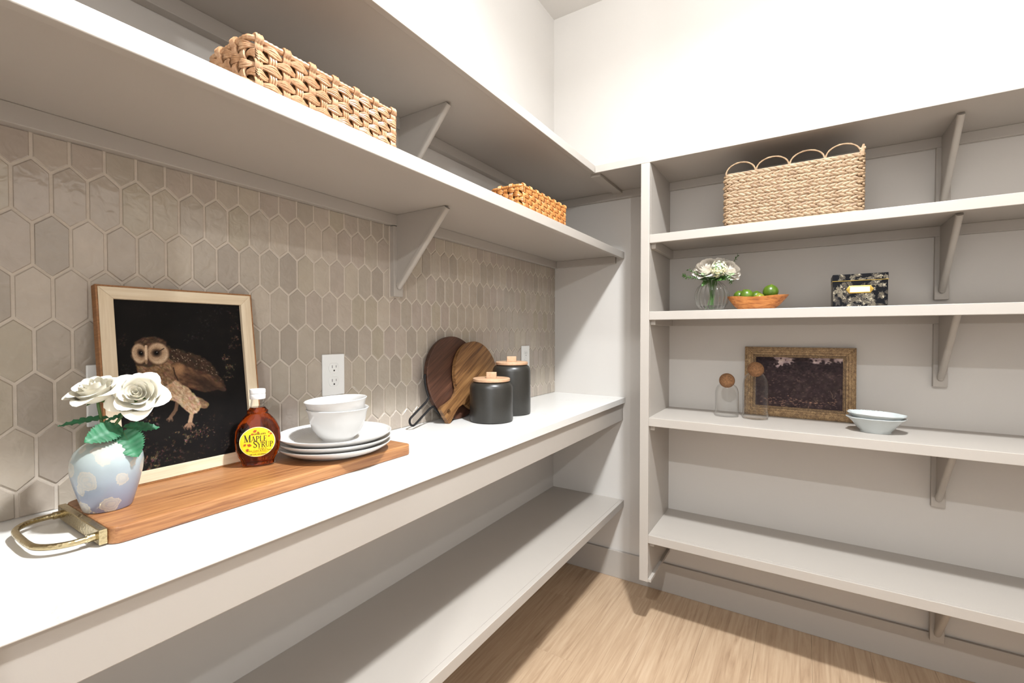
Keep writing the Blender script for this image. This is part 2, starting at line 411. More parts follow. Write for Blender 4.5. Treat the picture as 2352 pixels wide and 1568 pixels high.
for row in range(-1, 8):
    ztop = 1.5395 - row * ROW; cz = ztop - SIDE / 2 - PNT
    off = PIT / 2 if row % 2 else 0.0
    for n in range(-12, 44):
        cy = -2.0050 + off + n * PIT
        if cy < YF + 0.01 or cy > 0.02: continue
        poly = HEX
        for ax, val, less in ((1, ZT1 - 0.001 - cz, True), (1, ZT0 + 0.001 - cz, False), (0, -0.001 - cy, True)):
            if not poly: break
            if any((p[ax] > val) == less and abs(p[ax] - val) > 1e-9 for p in poly): poly = clip(poly, ax, val, less)
        if len(poly) < 3: continue
        hgt = max(p[1] for p in poly) - min(p[1] for p in poly); wd = max(p[0] for p in poly) - min(p[0] for p in poly)
        if hgt < 0.006 or wd < 0.006: continue
        tiles.append((cy, cz, poly))
inview = [t for t in tiles if t[0] > -2.075]
inview.sort(key=lambda t: t[0])
single = inview[:298]; rest = inview[298:] + [t for t in tiles if t[0] <= -2.075]
cache = {}
for (cy, cz, poly) in single:
    key = tuple((round(a, 4), round(c, 4)) for a, c in poly)
    if key not in cache:
        b = B(); tile_geo(b, poly); cache[key] = b.mesh('tile', M['tile'], False)
    link('tile', cache[key], wall_left, (R.uniform(-0.0004, 0.0004), cy, cz))
b = B()
for (cy, cz, poly) in rest: tile_geo(b, poly, cy, cz)
o = link('tile_field', b.mesh('tile_field', M['tile'], False), wall_left); o['kind'] = 'stuff'

# ------------------------------------------------------------------ counter and shelves
BV = 0.0016
t = thing('countertop', 'white quartz worktop with faint grey veins along the tiled wall', 'countertop', (0.2, -1.2, 0.8856))
part('slab', B().box(WX, 0.3939, YF, 0.0, 0.8856, 0.914, 0.002), M['quartz'], t, world=True)
t = thing('counter_apron', 'painted apron board under the front of the white worktop', 'apron', (0.37, -1.2, 0.7992))
part('board', B().box(0.364, 0.383, YF, 0.0, 0.7992, 0.8854, BV), M['paint'], t, world=True)
part('back_cleat', B().box(WX, 0.011, YF, 0.0, 0.846, 0.8854, BV), M['paint'], t, world=True)
def shelf_y(label, x1, ztop, t_board, noseb, cleat_h, cleat_x0, depth_end=0.345):
    """a shelf along the left wall"""
    t = thing('wall_shelf', label, 'shelf', (x1 / 2, -1.2, ztop - t_board))
    part('board', B().box(WX, x1 - 0.019, YF, 0.0, ztop - t_board, ztop, 0.0006), M['paint'], t, world=True)
    part('front_edging', B().box(x1 - 0.0189, x1, YF, 0.0, noseb, ztop, BV), M['paint'], t, world=True)
    zc = ztop - t_board
    part('back_cleat', B().box(cleat_x0, 0.019, YF, 0.0, zc - cleat_h, zc, BV), M['paint'], t, world=True)
    part('end_cleat', B().box(0.0192, depth_end, -0.019, 0.0, zc - cleat_h, zc, BV), M['paint'], t, world=True)
    return t
shelf_y('long painted shelf close above the floor, under the worktop', 0.3884, 0.3965, 0.019, 0.3625, 0.036, WX)
shelf_y('long painted wall shelf directly above the tiles, carrying two wicker baskets', 0.3861, 1.6375, 0.0195, 1.603, 0.035, WX)
t = thing('corner_shelf', 'topmost L shaped painted shelf running round the corner under the bare wall', 'shelf', (0.2, -0.2, 1.937))
ZU, ZTT, ZN = 1.937, 1.9638, 1.932; DX, DY = 0.367, 0.3404
part('left_board', B().box(WX, DX - 0.019, YF, 0.0, ZU, ZTT, 0.0006), M['paint'], t, world=True)
part('right_board', B().box(DX - 0.0188, XR, -DY + 0.019, 0.0, ZU, ZTT, 0.0006), M['paint'], t, world=True)
part('left_front_edging', B().box(DX - 0.0188, DX, YF, -DY, ZN, ZTT, BV), M['paint'], t, world=True)
part('right_front_edging', B().box(DX, XR, -DY, -DY + 0.0188, ZN, ZTT, BV), M['paint'], t, world=True)
part('back_cleat', B().box(WX, 0.019, YF, 0.0, ZU - 0.037, ZU, BV), M['paint'], t, world=True)
part('back_cleat', B().box(0.0192, 0.5698, -0.019, 0.0, ZU - 0.037, ZU, BV), M['paint'], t, world=True)
part('back_cleat', B().box(0.6062, XR, -0.019, 0.0, ZU - 0.037, ZU, BV), M['paint'], t, world=True)
part('joint_strip', B().box(0.335, 0.380, -0.312, -0.0192, ZU - 0.012, ZU, 0.001), M['paint'], t, world=True)

PX0, PX1, PD = 0.5698, 0.6060, 0.3444
t = thing('side_panel', 'tall painted upright at the left end of the right hand shelves', 'panel', (0.588, -0.17, 0.2017))
part('upright', B().box(PX0, PX1, -PD + 0.0192, 0.0, 0.2017, ZU, 0.0006), M['paint'], t, world=True)
part('front_edging', B().box(PX0, PX1, -PD, -PD + 0.019, 0.2017, ZU - 0.0065, BV), M['paint'], t, world=True)
part('bottom_ledge', B().box(PX1 - 0.001, PX1 + 0.012, -PD + 0.004, -0.0145, 0.2017, 0.214, 0.001), M['paint'], t, world=True)
names = ['painted shelf bearing the scalloped seagrass basket', 'painted shelf bearing the flower vase, lime bowl and black tin', 'painted shelf bearing the gilt framed painting and corked jars', 'lowest painted shelf on the right, empty, just above the baseboard']
for z, lab in zip((1.6364, 1.3224, 0.8858, 0.3999), names):
    t = thing('wall_shelf', lab, 'shelf', (1.5, -0.17, z - 0.018))
    part('board', B().box(PX1, XR, -PD + 0.019, 0.0, z - 0.018, z, 0.0006), M['paint'], t, world=True)
    part('front_edging', B().box(PX1, XR, -PD, -PD + 0.0188, z - 0.0347, z, BV), M['paint'], t, world=True)
    part('back_cleat', B().box(PX1, XR, -0.019, 0.0, z - 0.055, z - 0.018, BV), M['paint'], t, world=True)
    part('side_cleat', B().box(PX1, PX1 + 0.019, -PD + 0.024, -0.0192, z - 0.055, z - 0.018, BV), M['paint'], t, world=True)

def bracket(label, loc, rot, legs=0.245, web=0.232, caulk=False):
    """loc: wall point under the shelf; local: x along the wall, -y out from the wall, z down from the shelf"""
    t = thing('shelf_bracket', label, 'bracket', loc, (0, 0, rot), 'painted shelf brackets')
    L = legs
    part('wall_plate', B().box(-0.02, 0.02, -0.019, 0.0, -L - 0.02, -0.0372, 0.0015), M['paint'], t)
    part('gusset', B().prism([(-0.019, -0.0005), (-web + 0.012, -0.0005), (-0.019, -L + 0.018)], -0.0068, 0.0068, 0), M['paint'], t, smooth=False)
    # rounded strip down the slanting edge
    a = Vector((0, -web + 0.004, -0.006)); c = Vector((0, -0.024, -L + 0.012))
    d = (c - a).normalized(); nrm = Vector((0, -d.z, d.y)); 
    if nrm.y > 0: nrm = -nrm
    b = B(); pts = []
    for k in range(9):
        an_ = PI * k / 8
        pts.append((math.cos(an_) * 0.0098, math.sin(an_) * 0.007))
    pts += [(-0.0098, -0.008), (0.0098, -0.008)]
    lo = [b.bm.verts.new(a + Vector((px, 0, 0)) + nrm * py) for px, py in pts]
    hi = [b.bm.verts.new(c + Vector((px, 0, 0)) + nrm * py) for px, py in pts]
    n = len(pts); b.bm.faces.new(lo); b.bm.faces.new(hi[::-1])
    for i in range(n): b.bm.faces.new((lo[i], lo[(i + 1) % n], hi[(i + 1) % n], hi[i]))
    b.ball(c, 0.0097, 12, 8, (1, 0.7, 1))
    part('brace', b, M['paint'], t)
    if caulk: part('caulk_line', B().box(-0.0245, 0.0235, -0.0018, 0.0, -L - 0.024, -0.0365, 0.0005), M['grout'], t)
    return t
bracket('painted triangular bracket against the tiles under the basket shelf', (0.0, -1.163, 1.6179), PI / 2, caulk=True)
bracket('painted triangular bracket under the topmost shelf, behind the large wicker basket', (WX, -1.1465, ZU), PI / 2)
XB = 1.5600
for z, lab in ((ZU, 'painted bracket to the right of the scalloped basket, under the topmost shelf'), (1.6184, 'painted bracket right of the black tin'), (1.3044, 'painted bracket above the pale blue bowls'),
               (0.8678, 'painted bracket under the shelf with the gilt painting'), (0.3819, 'painted bracket at the baseboard under the lowest shelf')):
    bracket(lab, (XB, 0.0 if z > 0.5 else -0.0142, z), 0.0)

# ------------------------------------------------------------------ outlets on the tiles
def outlet(label, y, sockets=True):
    t = thing('wall_outlet', label, 'outlet', (0.0, y, 1.1145), (0, 0, PI / 2))   # local -y faces the room
    part('cover_plate', B().box(-0.0365, 0.0365, -0.005, 0.0, -0.0585, 0.0585, 0.002), M['white'], t)
    if sockets:
        for zc in (0.0195, -0.0195):
            poly = []
            for k in range(24):
                a = 2 * PI * k / 24; x = 0.0175 * math.cos(a); z = 0.0175 * math.sin(a)
                poly.append((x * 0.97, max(-0.0135, min(0.0135, z)) + zc))
            s = part('socket', B().prism(poly, -0.0064, -0.0045, 1, 0.0005), M['white'], t)
            b = B().box(-0.0072, -0.0058, -0.0068, -0.006, zc - 0.0005, zc + 0.0075).box(0.0058, 0.0070, -0.0068, -0.006, zc + 0.0005, zc + 0.0068)
            b.prism([(0.0024 * math.cos(q * PI / 5), zc - 0.0075 + 0.0026 * math.sin(q * PI / 5)) for q in range(10)], -0.0068, -0.006, 1)
            sl = link('slot', b.mesh('slot', M['slot'], False), s)
        part('screw', B().ball((0, -0.005, 0), 0.003, 10, 6, (1, 0.4, 1)), M['white'], t)
    else:
        part('rocker', B().box(-0.0165, 0.0165, -0.008, -0.0045, -0.033, 0.033, 0.001), M['white'], t)
    return t
outlet('white double outlet on the tiles above the stacked bowls', -1.4005)
outlet('white double outlet on the tiles behind the tall dark canister', -0.320)
outlet('white wall plate mostly hidden behind the owl picture', -1.9015, False)

# ------------------------------------------------------------------ painting on a grid of coloured points (for flat prints)
class Paint:
    def __init__(s, w_, h_, nx, ny, col):
        s.w, s.h, s.nx, s.ny = w_, h_, nx, ny
        s.U, s.V = np.meshgrid(np.linspace(0, w_, nx), np.linspace(0, h_, ny), indexing='ij')
        s.a = np.ones((nx, ny, 3)) * np.array(col, float)
    def _blend(s, m, col):
        m = m[..., None]; s.a[:] = s.a * (1 - m) + np.array(col, float) * m
    def _win(s, x, y, r):
        i0 = max(0, int((x - r) / s.w * (s.nx - 1))); i1 = min(s.nx, int((x + r) / s.w * (s.nx - 1)) + 2)
        j0 = max(0, int((y - r) / s.h * (s.ny - 1))); j1 = min(s.ny, int((y + r) / s.h * (s.ny - 1)) + 2)
        return slice(i0, max(i1, i0)), slice(j0, max(j1, j0))
    def ell(s, x, y, a, b, ang, col, alpha=1.0, soft=0.25):
        wi = s._win(x, y, max(a, b) * (1 + soft) + 0.001)
        U, V = s.U[wi] - x, s.V[wi] - y
        if U.size == 0: return
        c, q = math.cos(ang), math.sin(ang)
        d = np.sqrt(((U * c + V * q) / a) ** 2 + ((-U * q + V * c) / b) ** 2)
        m = np.clip((1 + soft - d) / (2 * soft + 1e-6), 0, 1) * alpha
        sub = s.a[wi]; sub[:] = sub * (1 - m[..., None]) + np.array(col, float) * m[..., None]
    def line(s, pts, wd, col, alpha=1.0):
        for (x0, y0), (x1, y1) in zip(pts[:-1], pts[1:]):
            L = math.hypot(x1 - x0, y1 - y0)
            wi = s._win((x0 + x1) / 2, (y0 + y1) / 2, L / 2 + wd + 0.001)
            U, V = s.U[wi], s.V[wi]
            if U.size == 0: continue
            t = np.clip(((U - x0) * (x1 - x0) + (V - y0) * (y1 - y0)) / max(L * L, 1e-12), 0, 1)
            d = np.hypot(U - x0 - t * (x1 - x0), V - y0 - t * (y1 - y0))
            m = np.clip((wd - d) / (0.5 * wd) + 0.3, 0, 1) * alpha
            sub = s.a[wi]; sub[:] = sub * (1 - m[..., None]) + np.array(col, float) * m[..., None]
    def grain(s, amt, rng): s.a *= 1 + amt * rng.standard_normal((s.nx, s.ny, 1))
    def mesh(s, name, mat, f):
        """f(u, v) -> point"""
        nx, ny = s.nx, s.ny
        P = f(s.U.ravel(), s.V.ravel())
        idx = np.arange(nx * ny).reshape(nx, ny)
        q = np.stack([idx[:-1, :-1], idx[1:, :-1], idx[1:, 1:], idx[:-1, 1:]], -1).reshape(-1, 4)
        me = bpy.data.meshes.new(name)
        me.vertices.add(nx * ny); me.vertices.foreach_set('co', np.asarray(P, float).ravel())
        me.loops.add(q.size); me.loops.foreach_set('vertex_index', q.ravel())
        me.polygons.add(len(q)); me.polygons.foreach_set('loop_start', np.arange(0, q.size, 4)); me.polygons.foreach_set('loop_total', np.full(len(q), 4))
        me.update(); me.validate()
        c = np.clip(s.a, 0, 255).reshape(-1, 3) / 255
        lin = np.where(c <= 0.04045, c / 12.92, ((c + 0.055) / 1.055) ** 2.4)
        rgba = np.concatenate([lin, np.ones((len(lin), 1))], 1)
        at = me.color_attributes.new('paint', 'FLOAT_COLOR', 'POINT'); at.data.foreach_set('color', rgba.ravel())
        me.materials.append(mat)
        return me
rng = np.random.default_rng(5)

# ------------------------------------------------------------------ owl picture leaning on the tiles (local: x = along wall, z = up the picture, -y = face)
W_, H_ = 0.2875, 0.387
tilt = math.atan2(0.0735 - 0.022, 1.326 - 0.942)
t = thing('framed_picture', 'owl print in a cream and brown wood frame leaning on the tiles', 'picture', (0.0725, -1.7848, 0.9412), (0, 0, 0))
t.rotation_euler = (Matrix.Rotation(PI / 2, 4, 'Z') @ Matrix.Rotation(-tilt, 4, 'X')).to_euler()
def mitred(b, w_, h_, rw, y0, y1, side, bev=0.0008, inset=0.0):
    """one rail of a frame centred in x, standing on z = 0. side: 0 bottom, 1 top, 2 left, 3 right"""
    x0, x1, z0, z1 = -w_ / 2 + inset, w_ / 2 - inset, inset, h_ - inset
    P = {0: [(x0, z0), (x1, z0), (x1 - rw, z0 + rw), (x0 + rw, z0 + rw)], 1: [(x0, z1), (x0 + rw, z1 - rw), (x1 - rw, z1 - rw), (x1, z1)],
         2: [(x0, z0), (x0 + rw, z0 + rw), (x0 + rw, z1 - rw), (x0, z1)], 3: [(x1, z0), (x1, z1), (x1 - rw, z1 - rw), (x1 - rw, z0 + rw)]}[side]
    b.prism(P, y0, y1, 1, bev); return b
def grainmat(base, name, stops, horiz):
    return wood(name, stops, (4, 70, 70) if horiz else (70, 70, 4), 0.55, 0.6, 0.6)
st1 = [(0.3, (196, 176, 146)), (0.5, (212, 194, 166)), (0.7, (224, 210, 186))]
ash_h = grainmat(None, 'pale_ash_across', st1, True); ash_v = grainmat(None, 'pale_ash_upright', st1, False)
for s_ in range(4):
    part('edge_strip', mitred(B(), W_, H_, 0.0035, 0.0, 0.021, s_), M['brownwood'], t, smooth=False)
    part('frame_rail', mitred(B(), W_, H_, 0.0225, -0.001, 0.014, s_, 0.0008, 0.0035), ash_h if s_ < 2 else ash_v, t, smooth=False)
part('backing', B().box(-W_ / 2 + 0.004, W_ / 2 - 0.004, 0.016, 0.020, 0.004, H_ - 0.004), M['brownwood'], t, smooth=False)
pw, ph = W_ - 0.050, H_ - 0.050
p = Paint(pw, ph, 280, 400, (14, 12, 12))
for _ in range(260):   # mottled dark ground
    p.ell(R.uniform(0, pw), R.uniform(0, ph), R.uniform(.004, .02), R.uniform(.004, .02), 0, R.choice([(19, 16, 15), (11, 10, 10), (22, 18, 16)]), 0.35, 0.9)
def spray(cx, cy, n, spread, size, cols, al):
    for _ in range(int(n * 1.6)):
        x = cx + R.gauss(0, spread); y = cy + R.gauss(0, spread * 0.7); a0 = R.uniform(0, 2 * PI)
        c = R.choice(cols); s0 = size * R.uniform(.45, 1.0)
        for k in range(R.randint(4, 7)):
            a = a0 + R.uniform(-1.5, 1.5); d_ = s0 * R.uniform(.2, .9)
            p.ell(x + math.cos(a) * d_, y + math.sin(a) * d_, s0 * R.uniform(.25, .5), s0 * R.uniform(.14, .26), a + R.uniform(-.6, .6), tuple(v * R.uniform(.5, 1.25) for v in c), al * R.uniform(.4, 1), .5)
        p.ell(x, y, s0 * .35, s0 * .3, 0, tuple(v * .35 for v in c), al * .8, .7)
br = [(92, 66, 52), (112, 84, 68), (72, 54, 46)]; lt = [(150, 118, 92), (126, 98, 80), (104, 82, 70)]; gy = [(46, 44, 42), (58, 54, 52)]
for cx, cy, n, sp, sz, cl, al in [(.03, .045, 18, .016, .005, br, .45), (.049, .012, 16, .012, .006, lt, .55), (.070, .032, 18, .015, .0045, br, .5), (.089, .018, 16, .012, .0045, br, .5), (.112, .052, 26, .014, .0038, lt, .6), (.135, .060, 18, .012, .0034, br, .5),
                                 (.146, .0575, 14, .010, .0034, lt, .45), (.182, .022, 12, .014, .004, br, .35), (.048, .098, 12, .010, .0050, lt, .5), (.030, .105, 12, .010, .005, br, .45), (.016, .08, 14, .012, .005, br, .4), (.165, .09, 12, .014, .003, br, .3), (.20, .045, 10, .014, .004, br, .25), (.12, .015, 16, .02, .004, br, .35),
                                 (.197, .2135, 12, .005, .0040, lt, .40), (.205, .193, 14, .006, .0042, lt, .42), (.199, .172, 10, .005, .0038, lt, .38), (.215, .2375, 10, .007, .0042, br, .4), (.224, .260, 8, .005, .0044, lt, .35), (.222, .282, 8, .006, .0048, br, .45), (.22, .315, 10, .008, .004, br, .3),
                                 (.158, .295, 18, .014, .0042, gy, .35), (.141, .265, 14, .010, .0042, gy, .35), (.19, .32, 10, .016, .0045, gy, .35), (.012, .2, 8, .008, .005, gy, .4), (.06, .328, 12, .03, .004, gy, .35), (.012, .255, 6, .006, .005, br, .25)]:
    spray(cx, cy, n, sp, sz, cl, al)
def o2(Y, v): return (pw - (Y + 1.908) * pw / 0.237) if False else ((Y + 1.908) * pw / 0.240, (v - 0.025) * ph / 0.337)
def feathers(n, cx, cy, a, b, ang, cols, s0, al=0.5, fa=None):
    for _ in range(n):
        r = math.sqrt(R.random()); th = R.uniform(0, 2 * PI); u, v = r * math.cos(th) * a, r * math.sin(th) * b
        x = cx + u * math.cos(ang) - v * math.sin(ang); y = cy + u * math.sin(ang) + v * math.cos(ang)
        p.ell(x, y, s0, s0 * .45, (fa if fa is not None else ang) + R.uniform(-.4, .4), R.choice(cols), al, .5)
dk = [(58, 42, 32), (70, 52, 40), (46, 34, 26)]; md = [(104, 80, 60), (90, 68, 50), (122, 96, 74)]; tan_ = [(148, 118, 90), (132, 104, 78), (166, 138, 110)]; pale = [(196, 172, 144), (182, 156, 128), (208, 188, 162)]
POLY = dict(
  back=[(.0856, .2366), (.1029, .2361), (.1237, .2272), (.1455, .2200), (.1636, .2041), (.1778, .1816), (.1882, .1589), (.1930, .1399), (.1639, .1525), (.1008, .2034), (.0915, .2202)],
  wing=[(.0939, .2038), (.1011, .2075), (.1114, .2028), (.127, .1936), (.1506, .1835), (.1691, .1714), (.1839, .1549), (.191, .141), (.1753, .147), (.1516, .143), (.1297, .1516), (.1089, .164), (.0974, .1772)],
  chest=[(.0338, .2081), (.0475, .2026), (.0671, .2054), (.0847, .2205), (.0941, .2079), (.0946, .1876), (.0988, .171), (.1085, .1579), (.0909, .1540), (.0739, .1515), (.0578, .1580), (.0457, .1698), (.0379, .1878)],
  belly=[(.0546, .1610), (.074, .1560), (.0985, .1690), (.1104, .1610), (.1219, .1450), (.1337, .1290), (.1382, .1131), (.1301, .1005), (.1180, .1030), (.1080, .1160), (.0962, .1300), (.0797, .1370), (.0660, .1470)],
  tail=[(.1250, .1370), (.1428, .1250), (.1530, .1155), (.1500, .1085), (.1390, .1110), (.1277, .1200)],
  head=[(.0271, .2383), (.0346, .2516), (.0492, .2600), (.067, .2606), (.0832, .252), (.0897, .2365), (.0874, .2204), (.0771, .2068), (.054, .2042), (.0353, .208), (.0275, .2229)])
def polymask(name, x, y):
    P = POLY[name]; ins = False
    for (xa, ya), (xb_, yb_) in zip(P, P[1:] + P[:1]):
        if (ya > y) != (yb_ > y) and x < (xb_ - xa) * (y - ya) / (yb_ - ya) + xa: ins = not ins
    return ins
def body(name, cols, n, size, ang, base, al=.55, asp=.45):
    P = POLY[name]; x0, x1 = min(q[0] for q in P), max(q[0] for q in P); y0, y1 = min(q[1] for q in P), max(q[1] for q in P)
    k = 0
    for _ in range(n * 8):      # undercoat
        x, y = R.uniform(x0, x1), R.uniform(y0, y1)
        if polymask(name, x, y): p.ell(x, y, .0036, .0030, ang, tuple(v * R.uniform(.85, 1.12) for v in base), .85, .45); k += 1
        if k > n * 2.2: break
    k = 0
    for _ in range(n * 8):
        x, y = R.uniform(x0, x1), R.uniform(y0, y1)
        if polymask(name, x, y): p.ell(x, y, size, size * asp, ang + R.uniform(-.4, .4), R.choice(cols), al, .5); k += 1
        if k > n: break
body('back', dk, 260, .0036, -.7, (50, 37, 29)); 
for _ in range(230):
    x, y = R.uniform(.088, .185), R.uniform(.145, .24)
    if polymask('back', x, y): p.ell(x, y, .0011, .0007, -.6, (190, 168, 142), R.uniform(.2, .8), .4)
body('tail', tan_ + md, 70, .003, -.7, (112, 88, 68))
p.line([(.0982, .136), (.0960, .122), (.0933, .1111), (.0885, .104), (.0839, .0985)], .0036, (96, 74, 58))
for q in ((.0769, .0936), (.080, .090), (.086, .0905)): p.line([(.0839, .0985), q], .0018, (104, 82, 66)); p.ell(q[0], q[1], .0016, .0024, 0, (70, 54, 44))
p.line([(.1262, .112), (.1225, .101), (.1204, .0929), (.118, .084), (.1165, .078)], .0042, (160, 132, 106))
for q in ((.1065, .0727), (.112, .0700), (.1180, .0690), (.1240, .0735)): p.line([(.1165, .079), ((.1165 + q[0]) / 2, q[1] + .005), q], .0023, (128, 100, 80)); p.ell(q[0], q[1] - .001, .0019, .0028, 0, (78, 58, 46))
body('chest', md + tan_, 420, .0030, -.9, (114, 88, 64)); body('belly', pale + tan_, 420, .0030, -.9, (176, 148, 120))
body('wing', [(92, 66, 48), (66, 46, 36), (112, 82, 58)], 300, .0044, -.6, (74, 53, 41))
p.ell(.155, .157, .034, .011, -.62, (34, 25, 21), .65, .6)
p.ell(.1035, .193, .0105, .0125, .2, (138, 104, 74), .8, .5); p.ell(.1035, .1955, .008, .008, 0, (156, 120, 88), .6, .7)
p.line([(.0945, .198), (.0965, .184), (.101, .172)], .0012, (34, 24, 19), .8)
body('head', dk + md, 260, .0022, .3, (70, 53, 41))
for (fx, fy, a, b) in ((.0384, .2296, .0122, .0205), (.0695, .2284, .0192, .0228)):
    p.ell(fx, fy, a, b, .05, (88, 64, 46), 1, .05); p.ell(fx, fy, a * .93, b * .93, .05, (200, 174, 146), 1, .12)
    feathers(190, fx, fy, a * .86, b * .86, .05, pale + [(166, 138, 110)], .0019, .4)
for (fx, fy, a, b, ang) in ((.0409, .2305, .0066, .0096, .25), (.0668, .2300, .0100, .0092, .30)):
    p.ell(fx, fy, a * 1.3, b * 1.25, ang, (116, 86, 62), .75, .7); p.ell(fx, fy, a * .72, b * .75, ang, (30, 21, 17), .97, .5)
    p.ell(fx, fy, .0032, .0036, 0, (8, 6, 6), 1, .2); p.ell(fx + .0009, fy + .0012, .0007, .0007, 0, (200, 190, 180), .9, .4)
p.line([(.0700, .232), (.0800, .2385)], .0012, (40, 28, 22), .8)
p.line([(.0500, .244), (.0494, .228), (.0488, .216)], .0024, (204, 178, 150)); p.ell(.0486, .2125, .0020, .0046, .05, (150, 122, 96), 1, .2)
p.grain(0.05, rng)
me = p.mesh('print', M['owl'], lambda u, v: np.stack([u - pw / 2, np.full_like(u, 0.0075), v + 0.025], 1))
link('print', me, t)
part('print_board', B().box(-pw / 2 - .004, pw / 2 + .004, 0.0085, 0.0155, 0.021, H_ - 0.021), M['brownwood'], t, smooth=False)

# ------------------------------------------------------------------ wooden serving board with a brass handle
BX0, BX1, BY0, BY1, BZ, BT = 0.058, 0.268, -1.984, -1.357, 0.9142, 0.0268
def rrect(x0, x1, y0, y1, r, n=5):
    P = []
    for cx, cy, a0 in ((x1 - r, y1 - r, 0), (x0 + r, y1 - r, PI / 2), (x0 + r, y0 + r, PI), (x1 - r, y0 + r, 1.5 * PI)):
        for k in range(n + 1):
            a = a0 + PI / 2 * k / n; P.append((cx + r * math.cos(a), cy + r * math.sin(a)))
    return P
t = thing('serving_board', 'long brown wooden serving board with a hammered brass handle on the worktop', 'serving board', (0.163, -1.67, BZ))
part('board', B().prism(rrect(BX0, BX1, BY0, BY1, 0.018, 8), BZ, BZ + BT, 2, 0.003), M['acacia'], t, world=True, angle=20)
part('handle_plate', B().box(0.066, 0.258, BY0 - 0.010, BY0 + 0.0006, BZ + 0.003, BZ + 0.0255, 0.0012), M['brass'], t, world=True, label='hammered brass end plate')
hp = [(0.083, -1.990, BZ + 0.0135), (0.082, -2.010, BZ + 0.0135)]
for k in range(1, 12):
    a = PI / 2 * k / 12; hp.append((0.082 + 0.045 * (1 - math.cos(a)), -2.012 - 0.043 * math.sin(a), BZ + 0.0135))
for x in (0.14, 0.163, 0.185): hp.append((x, -2.0560, BZ + 0.0135))
for k in range(1, 12):
    a = PI / 2 * (1 - k / 12); hp.append((0.245 - 0.045 * (1 - math.cos(a)), -2.012 - 0.043 * math.sin(a), BZ + 0.0135))
hp += [(0.245, -2.010, BZ + 0.0135), (0.243, -1.990, BZ + 0.0135)]
part('handle', B().tube(hp, 0.0046, 10), M['brass'], t, world=True, label='curved hammered brass pull handle')
for x in (0.083, 0.243):
    part('collar', B().tube([(x, -1.994, BZ + 0.0135), (x, -2.004, BZ + 0.0135)], 0.0062, 12), M['brass'], t, world=True)
BTOP = BZ + BT

# ------------------------------------------------------------------ crystalline vase and two roses
VX, VY = 0.154, -1.9525
t = thing('bud_vase', 'rounded pale blue vase with beige crystal blotches on the wooden board', 'vase', (VX, VY, BTOP + 0.0003))
prof = [(0.0285, 0), (0.0315, 0.0006), (0.0330, 0.004), (0.0375, 0.020), (0.0430, 0.042), (0.0468, 0.060), (0.0482, 0.074), (0.0470, 0.086), (0.0415, 0.098), (0.031, 0.108), (0.020, 0.1150), (0.0138, 0.1185), (0.0126, 0.122), (0.0132, 0.126),
        (0.0116, 0.1262), (0.0105, 0.122), (0.0115, 0.117), (0.025, 0.107), (0.04, 0.09), (0.04, 0.05), (0.026, 0.008), (0.0, 0.006)]
part('body', B().lathe(prof, 56), M['glaze'], t)
NECK = Vector((VX, VY, BTOP + 0.122))
def petal_fn(r0, r1, z0, z1, phi, dphi, cup, curl, wob, S=1.0):
    """a cupped petal: rises from the base, stands up at its rim and rolls outward by curl, with a soft point in the middle"""
    def f(u, v):
        uu = 2 * u - 1
        wdt = dphi * (0.30 + 0.70 * math.sin(PI / 2 * min(1, v * 1.7)))
        edge = 1 - max(0, v - .80) / .20 * (abs(uu) ** 2.2) * .30
        vv = v * edge + .05 * v * (1 - abs(uu)) ** 1.5 * max(0, v - .7) / .3
        a = phi + uu * wdt * (1 - .10 * max(0, v - .8) / .2)
        q = math.sin(min(1, vv / .86) * PI / 2) ** cup
        r = r0 + (r1 - r0) * q
        z = z0 + (z1 - z0) * vv ** 1.25
        k = max(0, vv - .62) / .38
        roll = curl * k * k * (1.15 - .45 * uu * uu)
        r += roll * 1.1; z -= roll * .95
        r += wob * math.sin(uu * 4 + phi * 3) * v * v
        return Vector((r * math.cos(a), r * math.sin(a), z))
    return f
